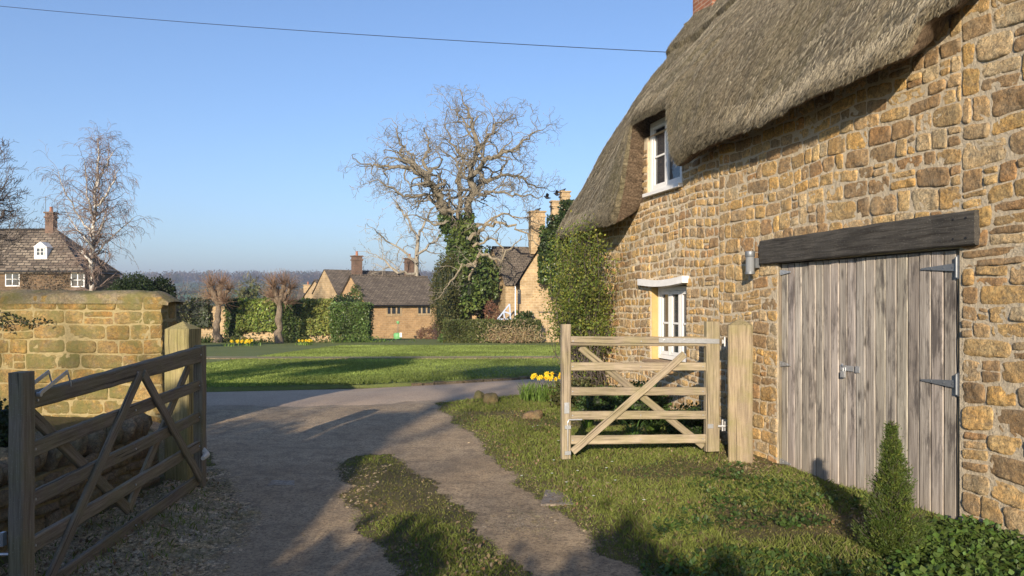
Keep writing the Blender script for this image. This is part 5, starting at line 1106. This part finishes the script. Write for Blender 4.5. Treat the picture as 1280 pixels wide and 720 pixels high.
def win(g, H, a, b, x0, x1, za, zb, y=0., cols_=2, rows=2, frame='white', mull=.05, depth=.03):
    m = MB(); boxo(m, H(x0, y - depth - .015, za), a * mull, b * (depth), V(0, 0, zb - za)); boxo(m, H(x1 - mull, y - depth - .015, za), a * mull, b * depth, V(0, 0, zb - za)); boxo(m, H(x0 + mull, y - depth - .015, zb - mull), a * (x1 - x0 - 2 * mull), b * depth, V(0, 0, mull)); boxo(m, H(x0 + mull, y - depth - .015, za), a * (x1 - x0 - 2 * mull), b * depth, V(0, 0, mull * 1.3))
    for k in range(1, cols_): x = x0 + (x1 - x0) * k / cols_; boxo(m, H(x - mull / 2, y - depth - .012, za + mull), a * mull, b * depth * .8, V(0, 0, zb - za - 2 * mull))
    for k in range(1, rows): z = za + (zb - za) * k / rows; boxo(m, H(x0 + mull, y - depth - .009, z - mull * .3), a * (x1 - x0 - 2 * mull), b * depth * .6, V(0, 0, mull * .6))
    w = m.build('window', M[frame], g); m = MB(); boxo(m, H(x0 + .01, y - .02, za + .01), a * (x1 - x0 - .02), b * .015, V(0, 0, zb - za - .02)); p_ = m.build('pane', M['glass'], g); p_.parent = w; return w
def chim(ro_, g, c, ang, w, d, z0_, z1_, mat='fpbrick', pots=1, cap=True):
    a = V(math.cos(ang), math.sin(ang), 0); b = V(-math.sin(ang), math.cos(ang), 0); m = MB(); c = np.asarray(c, float)
    def bb(w_, d_, za, zb): 
        boxo(m, V(c[0], c[1], za) - a * w_ / 2 - b * d_ / 2, a * w_, b * d_, V(0, 0, zb - za)); v = m.v[-1]; m.t[-1] = np.stack([v @ a + v @ b, v[:, 2], 0 * v[:, 2]], 1)
    bb(w, d, z0_, z1_); bb(w + .12, d + .12, z1_ - .34, z1_ - .22); bb(w + .16, d + .16, z1_, z1_ + .1)
    k = m.build('chimney', M[mat], g); k.parent = ro_
    for i in range(pots): m = MB(); cc = V(c[0], c[1], z1_ + .1) + a * (i - (pots - 1) / 2) * .36; lathe(m, cc, [(.11, 0), (.12, .05), (.095, .3), (.12, .34), (.1, .38), (.0, .36)], 10); q = m.build('chimney_pot', M['pot'], g); q.parent = k
    return k
# centre house
g, H, a, b, ro_ = house('stone_house', 'orange ironstone house with mullioned windows and stone slate roof beyond the green', (-11.3, 59), math.radians(38), 7.0, 5.2, -1.6, zc(379, 59), zc(345, 61.5), 'farstone', 'roofslate')
for x0 in (1.15, 3.95):
    win(g, H, a, b, x0 + .55, x0 + 1.95, zc(395, 60), zc(381.5, 60), cols_=3, rows=1, frame='farpale', mull=.13)
m = MB(); boxo(m, H(.05, -.12, -1.5), a * .09, b * .09, V(0, 0, 3.0)); m.build('downpipe', M['black'], g)
m = MB(); boxo(m, H(-.1, -.40, zc(379, 59) - .22), a * 7.2, b * .12, V(0, 0, .1)); m.build('gutter', M['black'], g)
m = MB(); boxo(m, H(1.5, 6.8 - .0, 0), a * 7.0, b * 4.2, V(0, 0, 2.2)); 
m2 = MB(); za, zb = 1.9, zc(337.5, 66)
v = np.array([H(-.3, 4.6, za + .4), H(9, 4.6, za + .4), H(9, 7.2, zb), H(-.3, 7.2, zb), H(-.3, 9.8, za + .4), H(9, 9.8, za + .4)]); m2.add(v, [[0, 1, 2, 3], [3, 2, 5, 4]], (1, 1, 1), np.array([[0, 0, 0], [9, 0, 0], [9, 3.5, 0], [0, 3.5, 0], [0, 7, 0], [9, 7, 0]])); r2 = m2.build('rear_roof', M['roofslate'], g)
m = MB(); v = np.array([H(-.25, 4.7, -1.5), H(-.25, 9.7, -1.5), H(-.25, 9.7, 2.2), H(-.25, 7.2, zb - .05), H(-.25, 4.7, 2.2)]); m.add(v, [[0, 4, 3, 2, 1]], (1, 1, 1), np.stack([(v - H(0, 0, 0)) @ b, v[:, 2], 0 * v[:, 2]], 1)); boxo(m, H(-.2, 4.8, -1.5), a * 9, b * 4.8, V(0, 0, 3.6)); m.build('rear_wall', M['farpale'], g)
chim(r2, g, at(446, 330, 65.5), .66, .75, .6, zb - .8, zc(321, 65.5), 'fpbrick', 1); chim(r2, g, at(512, 330, 68), .66, .75, .6, zb - .8, zc(324, 68), 'fpbrick', 1)
mb = MB(); rr = np.random.RandomState(4); n = 900; P = H(-.12, 0, 0) + np.outer(rr.uniform(.3, 3.4, n), b) + np.outer(rr.uniform(.1, 3.1, n), V(0, 0, 1)); P = P[(P[:, 2] < zc(379, 59) + .8 * (3.0 - np.abs((P - H(0, 0, 0)) @ b - 1.7)) - .6)]; leaves(mb, P, .2, V(.075, .095, .03), .1, .8, seed=4); mb.build('ivy', M['ivy'], g)
# lean-to with door
ext = house('stone_outhouse', 'low outhouse with dark door and white window beside the stone house', (-5.75, 63.0), math.radians(20), 3.4, 3.2, -1.6, zc(391, 63), zc(378, 64), 'farstone', 'roofslate'); g2_, H2, a2, b2, r_ = ext
m = MB(); boxo(m, H2(.1, -.06, -1.2), a2 * .62, b2 * .05, V(0, 0, 1.75)); m.build('door', M['darkpaint'], g2_); win(g2_, H2, a2, b2, 1.0, 1.6, zc(401, 63), zc(393.5, 63), cols_=2, rows=2, mull=.08)
# green water container and hose on the house wall
gb = thing('garden_container', 'bright green garden container with a hose reel beside the stone house wall', 'container', og(497, 57.5)); c = og(497, 57.5); M['green'] = m_plain('bright_green_plastic', (.16, .40, .16), .5)
m = MB(); lathe(m, c, [(0, 0), (.24, .02), (.3, .1), (.32, .4), (.26, .5), (.1, .53), (0, .53)], 16); m.build('body', M['green'], gb, smooth=True); m = MB(); tube(m, [c + V(0, .1, .5), c + V(.02, .1, 1.1), c + V(.02, .1, 1.3)], [.018, .018, .018], 6); m.build('pipe', M['greymetal'], gb); m = MB(); rock(m, c + V(.02, .05, 1.3), (.11, .1, .12), (1, 1, 1), 2, 3); m.build('hose_reel', M['green'], gb); m = MB(); boxo(m, c + V(.2, -.3, .2), V(.16, 0, 0), V(0, .04, 0), V(0, 0, .34)); m.build('panel', M['white'], gb)
# shrubs around the house steps
bush('bush', 'reddish brown bare shrub beside the house steps', at(538, 420, 56), (1.1, .8, .6), 1600, .2, (.16, .09, .06), 41, core=False, aspect=.25, up=.8); bush('bush', 'purple-brown twiggy shrub left of the box hedge', at(549, 415, 55), (.5, .5, .95), 1100, .18, (.13, .085, .08), 42, core=False, aspect=.25, up=.8)
bush('bush', 'upright reddish brown shrub behind the box hedge', at(615, 392, 49), (.5, .5, .75), 1200, .16, (.20, .10, .06), 43, core=False, aspect=.25, up=.8); bush('bush', 'small pale green bush at the left end of the box hedge', at(553, 424, 46), (.25, .25, .28), 300, .12, (.10, .16, .04), 44)
bush('bush', 'rounded dark bush in front of the left gable of the stone house', at(430, 383, 57), (1.3, 1, .85), 1800, .17, (.035, .055, .016), 45)
# roofs further back
for (nm, lab, px, Y, ang, L, W, pe, pr, wl_, rf) in (('far_house', 'brown tiled house roof with pale chimney farther back left of the stone house', 372, 92, .15, 5.5, 5.0, 376, 362, 'farpale', 'roofslate'), ('far_house', 'taller dark roofed house farther back with a dark brick chimney', 408, 84, .75, 5.5, 5.0, 370, 351, 'farpale', 'roofslate'), ('far_house', 'low long roof just above the ivy wall, farther back', 377, 74, .0, 5.8, 4.0, 382.5, 376, 'farpale', 'rooflich')):
    x = (px - 640) / F * Y; g, H, a, b, r_ = house(nm, lab, (x, Y), ang, L, W, -5, zc(pe, Y), zc(pr, Y + W / 2), wl_, rf, 'roofs behind the ivy wall')
    if Y == 92: chim(r_, g, at(385, 360, 94), 0, .9, .7, zc(368, 94), zc(357, 94), 'farpale', 1)
    if Y == 84: chim(r_, g, at(412, 350, 87), 0, 1.1, .9, zc(362, 87), zc(343, 87), 'fpbrick', 2); chim(r_, g, at(402, 366, 83), 0, 1.5, .8, zc(380, 83), zc(367, 83), 'farpale', 2)
# left house
HYY = 52; g, H, a, b, lr = house('slate_roofed_house', 'shaded stone house with lichened roof, dormer and white windows at far left', ((-90 - 640) / F * HYY, HYY), 0., 10.75, 4.6, -1.5, zc(336, HYY), zc(288, HYY + 2.3), 'farshaded', 'rooflich', hipR=3.5)
def xh(px): return (px - 640) / F * HYY - (-90 - 640) / F * HYY
win(g, H, a, b, xh(7), xh(25), zc(358, HYY), zc(340, HYY), mull=.06); win(g, H, a, b, xh(89), xh(106), zc(359, HYY), zc(341, HYY), mull=.06)
chim(lr, g, at(64, 280, 54.3), 0, .58, .5, zc(296, 54.3), zc(267, 54.3), 'fpbrick', 1)
m = MB(); yd = .5; zd0 = zc(321, HYY + yd); zd1 = zc(309, HYY + yd); zd2 = zc(303.5, HYY + yd); xa, xb = xh(37), xh(53)
boxo(m, H(xa, yd, zd0 - .4), a * (xb - xa), b * 1.4, V(0, 0, zd1 - zd0 + .4)); v = np.array([H(xa - .05, yd - .06, zd1), H(xb + .05, yd - .06, zd1), H((xa + xb) / 2, yd - .06, zd2 + .08), H(xa - .05, yd + 1.6, zd1), H(xb + .05, yd + 1.6, zd1), H((xa + xb) / 2, yd + 1.6, zd2 + .08)]); m.add(v, [[0, 1, 2]]); m.add(v, [[0, 2, 5, 3], [1, 4, 5, 2]], (.3, .27, .24)); dm = m.build('dormer', M['white'], g)
w_ = win(g, H, a, b, xa + .15, xb - .15, zd0 + .05, zd1 - .03, y=yd - .01, mull=.05); w_.parent = dm
m = MB(); boxo(m, H(-.1, -.38, zc(336, HYY) - .22), a * 11, b * .1, V(0, 0, .1)); m.build('gutter', M['black'], g)
mb = MB(); tube(mb, [at(57, 290, 55), at(57, 245, 55)], [.02, .02], 4); tube(mb, [at(54, 250, 55), at(60, 249, 55)], [.012, .012], 4); mb.build('aerial', M['greymetal'], g)
# right cottage with chimneys and porch behind the thatch
RY = 50.; g, H, a, b, rr_ = house('stone_cottage', 'stone cottage with steep dark roof, tall chimneys and blue-white porch left of the thatch', ((632 - 640) / F * RY, RY), math.radians(18), 3.2, 5.4, -1.6, zc(353, RY), zc(310, RY + 2.5), 'farpale', 'roofslate', over=.2)
x0 = (642 - 640) / F * 49.4
# gable block turned to us
m = MB(); gx0, gx1 = (650 - 640) / F * 49.5, (712 - 640) / F * 49.5; Yg = 49.2; za, zt = -1.6, zc(318, 49.2)
v = np.array([[gx0, Yg, za], [gx1 + 1.5, Yg, za], [gx1 + 1.5, Yg, 3.0], [(gx0 + gx1) / 2 + .9, Yg, 6.2], [(666 - 640) / F * Yg, Yg, zc(322, Yg)], [gx0, Yg, zc(352, Yg)]]); v2 = v + V(0, .5, 0)
m.add(np.concatenate([v, v2]), [[[0, 1, 2, 3, 4, 5]], [[6, 11, 10, 9, 8, 7]], [[i, i + 6, (i + 1) % 6 + 6, (i + 1) % 6] for i in range(6)]], (1, 1, 1), np.concatenate([v, v2])[:, [0, 2, 1]]); m.build('gable_wall', M['farpale'], g)
m = MB(); v = np.array([at(644, 356, 49.0), at(668, 318, 49.0), at(705, 262, 49.0), at(705, 262, 56), at(668, 318, 56), at(644, 356, 56)]); m.add(v, [[0, 1, 4, 5], [1, 2, 3, 4]], (1, 1, 1), np.array([[0, 0, 0], [0, 2.3, 0], [0, 5.3, 0], [7, 5.3, 0], [7, 2.3, 0], [7, 0, 0]])[:, [1, 0, 2]]); m.add(v - V(0, 0, .12), [[5, 4, 1, 0], [4, 3, 2, 1]], (.6, .6, .6)); r3 = m.build('gable_roof', M['roofslate'], g)
chim(r3, g, at(671, 285, 53), .2, 1.0, .8, zc(318, 53), zc(266, 53), 'farpale', 0); chim(r3, g, at(693.5, 270, 54), .2, .52, .55, zc(300, 54), zc(253, 54), 'farpale', 0); chim(r3, g, at(706, 262, 55), .2, .62, .6, zc(290, 55), zc(241, 55), 'farpale', 0)
m = MB(); 
for (x_, z_) in (((645.5), 0),): boxo(m, at(x_ - 2, 402, 49.1), V(.07, 0, 0), V(0, .07, 0), V(0, 0, 2.3))
m.build('downpipe', M['white'], g)
def gw(px0, px1, py0, py1): m = MB(); boxo(m, at(px0, py1, Yg - .03), V((px1 - px0) / F * Yg, 0, 0), V(0, .06, 0), V(0, 0, (py1 - py0) / F * Yg)); return m
gw(647, 651, 362, 380).build('window', M['glass'], g)
m = MB(); pA, pB, pC = at(622, 399, 48.6), at(640, 399, 48.6), at(637, 380, 48.6)
for p, q in ((pA, pB), (pA, pC), (pB + V(-.1, 0, 0), pC), ((pA + pC) / 2, (pA + pB) / 2), ((pA + pC) / 2, pC * .35 + pB * .65)): beam(m, p, q, .09, .09, ch=.01)
boxo(m, pA, V(.001, 0, 0), V(0, .6, 0), V(0, 0, .1)); m.build('porch', M['bluewhite'], g)
mb = MB(); rr = np.random.RandomState(9); P = []
for (px, py, Y, rx, rz, n) in ((688, 330, 48.3, .9, 1.5, 2600), (700, 350, 48.3, .9, 1.2, 1800), (684, 300, 48.6, .5, 1.0, 1200), (697, 290, 48.6, .8, 1.3, 1800), (712, 270, 48.7, .8, 1.2, 1500), (725, 290, 48.5, 1.3, 2.2, 1500), (655, 398, 48.6, .6, .5, 400)):
    c = at(px, py, Y); P.append(c + np.clip(rr.normal(size=(n, 3)), -1.5, 1.5) * V(rx * .5, .3, rz * .5))
P = np.concatenate(P); leaves(mb, P, .2, np.where((vn(P * 1.1) > 0)[:, None], V(.06, .09, .02), V(.032, .05, .014)), .1, .8, seed=3); mb.build('ivy', M['ivy'], g)
bush('bush', 'very dark evergreen shrub between the oak trunk and the right stone cottage', at(613, 362, 55), (1.5, 1.5, 2.9), 5000, .22, (.028, .042, .014), 51, thr=-.8)
# crows on the chimneys
def bird(label, px, py, Y, fly, seed):
    c = at(px, py, Y); m = MB(); s = .24 if not fly else .26; rr = np.random.RandomState(seed); dirx = 1 if seed % 2 else -1
    tube(m, [c + V(-.26 * dirx, 0, .0 - (.08 if not fly else 0)), c + V(-.14 * dirx, 0, .0), c, c + V(.10 * dirx, 0, .05), c + V(.15 * dirx, 0, .1), c + V(.19 * dirx, 0, .12), c + V(.25 * dirx, 0, .11)], [.02, .05, .085, .07, .045, .045, .006], 8, (1, 1, 1))
    for sg in (-1, 1):
        if fly: v = np.array([c + V(-.08, 0, .05), c + V(.08, 0, .05), c + V(.12, sg * .25, .22), c + V(-.05, sg * .48, .30), c + V(-.12, sg * .25, .17)]); m.add(np.concatenate([v, v - V(0, 0, .012)]), [[[0, 1, 2, 3, 4]], [[9, 8, 7, 6, 5]]])
        else:
            v = np.array([c + V(-.2, sg * .08, .02), c + V(.06, sg * .085, .07), c + V(.04, sg * .09, -.03), c + V(-.22, sg * .06, -.04)]); m.add(v, [[0, 1, 2, 3]]); tube(m, [c + V(.01, sg * .03, -.07), c + V(.01, sg * .03, -.16)], [.01, .008], 4)
    return tag(m.build('crow', M['black'], loc=c), label, 'bird', 'crows about the chimneys')
bird('black crow perched on the rightmost chimney of the far cottage', 703.5, 238.2, 55, False, 1); bird('black crow landing just left of the rightmost chimney', 696, 243.5, 54.5, True, 2); bird('black crow perched on the broad left chimney of the far cottage', 672, 262.5, 53, False, 3); bird('black crow in flight right of the bare oak', 684, 247.5, 52, True, 4)

# ------------------------------------------------------------------ overhead wire
mb = MB(); a_ = at(-160, -9, 22); b_ = Wp(6.0, 6.2, -1.85); q = np.linspace(0, 1, 50)[:, None]; 
P = a_ * (1 - q) + b_ * q; P[:, 2] -= (4 * q * (1 - q))[:, 0] * .14; tube(mb, P, [.007] * 50, 5); tag(mb.build('overhead_wire', M['black']), 'thin black wire running across the sky to the thatched roof', 'wire')

# ------------------------------------------------------------------ middle distance
def small_tree(label, px, Y, top, w, col, seed, leafy=True, name='tree'):
    T = Tree(seed); b = og(px, Y); g = thing(name, label, 'tree', b, 'trees and bushes between the ivy wall and the far wood'); zt = zc(top, Y); r = w / 2 / F * Y; h = zt - b[2]
    tube(T.trunk, [b, b + V(0, 0, h * .3), b + V(.1, 0, h * .6)], [h * .03, h * .022, h * .012], 6); T.trunk.build('trunk', M['dark_bark'], g)
    n = 1500; rr = np.random.RandomState(seed); d = rr.normal(size=(n, 3)); d /= np.linalg.norm(d, axis=1, keepdims=True); q = rr.uniform(.3, 1, n) ** .5 * (1 + .3 * fbm(d * 2 + seed, 2)); c = V(b[0], b[1], zt - h * .42); P = c + d * q[:, None] * V(r, r, h * .42); P = P[vn(P / r * 2.2) > -.3]
    mb = MB(); leaves(mb, P, r * (.22 if leafy else .3), np.asarray(col) * (1 + .3 * fbm(P / r, 2))[:, None], .4, .7 if leafy else .12, seed=seed); mb.build('crown', M['leaf'], g)
small_tree('round olive-green tree beyond the ivy wall between the two pollards', 318, 105, 354, 44, (.11, .12, .045), 61); small_tree('big olive bare-crowned tree on the skyline between the pollards', 318, 170, 344, 62, (.13, .115, .06), 62, False)
small_tree('grey-brown bare tree beyond the wall left of the first pollard', 250, 120, 358, 40, (.17, .155, .10), 63, False); small_tree('low green bush beyond the wall right of the nearer pollard', 396, 64, 377, 12, (.04, .065, .02), 64, name='bush')
small_tree('purple-brown bare tree behind the right pollard', 372, 130, 352, 34, (.14, .11, .09), 65, False); small_tree('rusty hazel crown above the ivy wall beside the right pollard', 340, 75, 362, 22, (.20, .13, .08), 66, False)
bush('clipped_yew', 'large dome of clipped dark yew above the tall left wall', at(167, 372, 33), (.98, .98, .98), 7500, .085, (.028, .046, .013), 71, cat='topiary', thr=-1.2, freq=.8)
bush('bush', 'dark evergreen bush right of the yew dome behind the wall end', at(201, 372, 34), (.62, .6, .95), 3500, .11, (.022, .034, .012), 72, thr=-.7); 
T = Tree(77); b = og(212, 36); tb = thing('bare_shrub', 'twiggy purple-brown shrub right behind the end of the tall left wall', 'shrub', b)
for i in range(14): T.grow(b + V(T.r.normal() * .15, 0, 1.0), unit(V(T.r.normal() * .35, T.r.normal() * .3, 1)), 1.0, .02, 1, 4, gn=.2, ratio=.7, nb=(2, 3), minr=.008)
T.crown.build('crown', M['birchtwig'], tb); T = Tree(78); T.limb([b, b + V(0, 0, 1.1)], .05, .04, T.trunk); T.trunk.build('trunk', M['dark_bark'], tb)
bush('bush', 'small brown-green garden shrub at the foot of the birch', at(150, 385, 38), (1.6, 1, 1.15), 2600, .13, (.07, .07, .03), 73, core=False, aspect=.3); bush('bush', 'dark bare shrub against the front of the left house', at(55, 352, 48), (1.9, .7, .8), 1500, .2, (.07, .055, .04), 74, core=False, aspect=.2)
# far wood: one mass
mb = MB(); rr = np.random.RandomState(12); P = []; Cc = []
for i in range(900):
    Y = rr.choice([1150, 1450, 1500], p=[.2, .4, .4]) * rr.uniform(.95, 1.05); px = rr.uniform(-250, 800); x = (px - 640) / F * Y; r = rr.uniform(7, 13); z = float(gz(x, Y)); n = 110; d = rr.normal(size=(n, 3)); d /= np.linalg.norm(d, axis=1, keepdims=True)
    P.append(V(x, Y, z + r * .7) + d * V(r, r, r * .95) * rr.uniform(.4, 1, (n, 1))); Cc.append(np.tile(V(.125, .095, .07) * rr.uniform(.7, 1.2) if rr.rand() < .8 else V(.06, .075, .035), (n, 1)))
leaves(mb, np.concatenate(P), 3.4, np.concatenate(Cc), .5, .5, seed=9); tag(mb.build('far_wood', M['leaf'], loc=(0, 1000, 0)), 'hazy brown winter wood along the skyline', 'wood', kind='stuff')
# dark hedgerow lines in the fields
mb = MB(); P = []
for (Y, x0, x1) in ((430, -260, -60), (640, -420, -60), (900, -600, -40)):
    n = 2600; x = rr.uniform(x0, x1, n); P.append(np.stack([x, Y + 12 * np.sin(x / 50) + rr.normal(size=n) * 2, gz(x, np.full(n, Y)) + np.abs(rr.normal(size=n)) * 2.2 * Y / 600], 1))
leaves(mb, np.concatenate(P), 2.2, V(.07, .065, .035), .5, .6, seed=10); tag(mb.build('hedgerow', M['leaf'], loc=(0, 600, 0)), 'brown hedgerows between the far fields', 'hedgerow', kind='stuff')

# ------------------------------------------------------------------ behind the camera: trees, plus unseen shed and hedge added to shadow the drive
sy = -5.0; os_ = thing('shadow_shed', 'unseen stone lean-to shed with a steep single-pitch roof, added behind the camera to shadow the drive', 'shed', (-4.4, sy - 1.5, 0))
m = MB(); v = np.array([[-5.2, sy, 0], [-3.5, sy, 0], [-3.5, sy, 3.25], [-4.64, sy, 5.02], [-5.2, sy, 5.02]]); v2 = v - V(0, 3, 0); m.add(np.concatenate([v, v2]), [[[4, 3, 2, 1, 0]], [[5, 6, 7, 8, 9]], [[i, (i + 1) % 5, (i + 1) % 5 + 5, i + 5] for i in range(5)]]); m.build('wall', M['farpale'], os_)
m = MB(); boxo(m, (-5.22, sy - 3, 5.03), (.56, 0, 0), (0, 3, 0), (0, 0, .06)); m.build('roof', M['roofslate'], os_)
mb = MB(); rr = np.random.RandomState(5)
def hprof(x): return np.where(x < -5, 4.35 + .2 * np.sin(x * 1.7), np.where(x < -3.4, 2.4, 2.85 - .02 * (x + 3.4) - .5 * sst(-.6, .9, x) + .16 * np.sin(x * 4.0) + .1 * np.sin(x * 9.3)) * 1.0)
n = 26000; x = np.concatenate([rr.uniform(-12, -5.15, n // 2), rr.uniform(-3.5, 1.15, n // 2)]); z = hprof(x) * (1 - .3 * rr.rand(n) ** 2) + rr.normal(size=n) * .12; z = np.where(rr.rand(n) < .35, z * rr.rand(n), z)
leaves(mb, np.stack([x, sy + rr.uniform(-.5, .5, n), z], 1), .16, V(.05, .08, .02), .2, .6, seed=3)
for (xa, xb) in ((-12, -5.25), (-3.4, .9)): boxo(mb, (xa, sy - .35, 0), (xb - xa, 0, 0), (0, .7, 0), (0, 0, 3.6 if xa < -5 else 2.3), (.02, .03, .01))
tag(mb.build('shadow_hedge', M['leaf'], loc=(-3, sy, 0)), 'unseen tall leafy hedge added behind the camera on both sides of the shed to shade the foreground', 'hedge')  # added leaf screen, its outline shaped to shade the foreground
for (lab, x, y, h, seed, lw) in (('tall bare tree behind the camera on the far left', -12.2, -16., 14., 91, 1.), ('tall bare tree behind the shed and the camera', -7.7, -22., 14.5, 92, 1.)):
    T = Tree(seed); b = V(x, y, 0); g = thing('bare_tree', lab, 'tree', b, 'bare trees behind the camera'); Q = smooth_poly([b, b + V(.1, 0, h * .4), b + V(-.1, 0, h * .76)], 8, .05, T.r); T.limb(Q, .25, .16, T.trunk, 8); T.trunk.build('trunk', M['oak'], g)
    for i in range(7): a = i * 2.4; T.grow(Q[-1 - (i % 4)], unit(V(math.cos(a), math.sin(a), .8)), h * .12, .08, 0, 4, gn=.25, ratio=.72, nb=(2, 3), minr=.015)
    rr = np.random.RandomState(seed); n = 5200; d = rr.normal(size=(n, 3)); d /= np.linalg.norm(d, axis=1, keepdims=True); P = b + V(0, 0, 11.3 if seed == 91 else 12.6) + d * rr.uniform(.2, 1, (n, 1)) ** .6 * (V(1.9, 1.2, 1.5) if seed == 91 else V(1.3, .6, .62)); P = P[vn(P * .9) > -.1]; ml = MB(); leaves(ml, P, .3, V(.05, .07, .02), .3, .7, seed=seed); ml.build('ivy', M['ivy'], g)
    T.crown.build('crown', M['oak'], g)

# ------------------------------------------------------------------ haze
hz_ = NT('haze_air'); hz_.N.remove(hz_.b); pv = hz_.n('ShaderNodeVolumePrincipled'); pv.inputs['Color'].default_value = (.58, .66, .86, 1); pv.inputs['Density'].default_value = .00042; pv.inputs['Anisotropy'].default_value = .1
hz_.L.new(pv.outputs[0], hz_.out.inputs['Volume'])
mb = MB(); box(mb, -3600, 3600, -130, 5300, -12, 140); hb = mb.build('haze', hz_.m, loc=(0, 0, 0)); tag(hb, 'thin blue haze over the distant fields', 'haze', kind='stuff')
for o in bpy.data.objects:
    if '_w' in o.keys(): del o['_w']
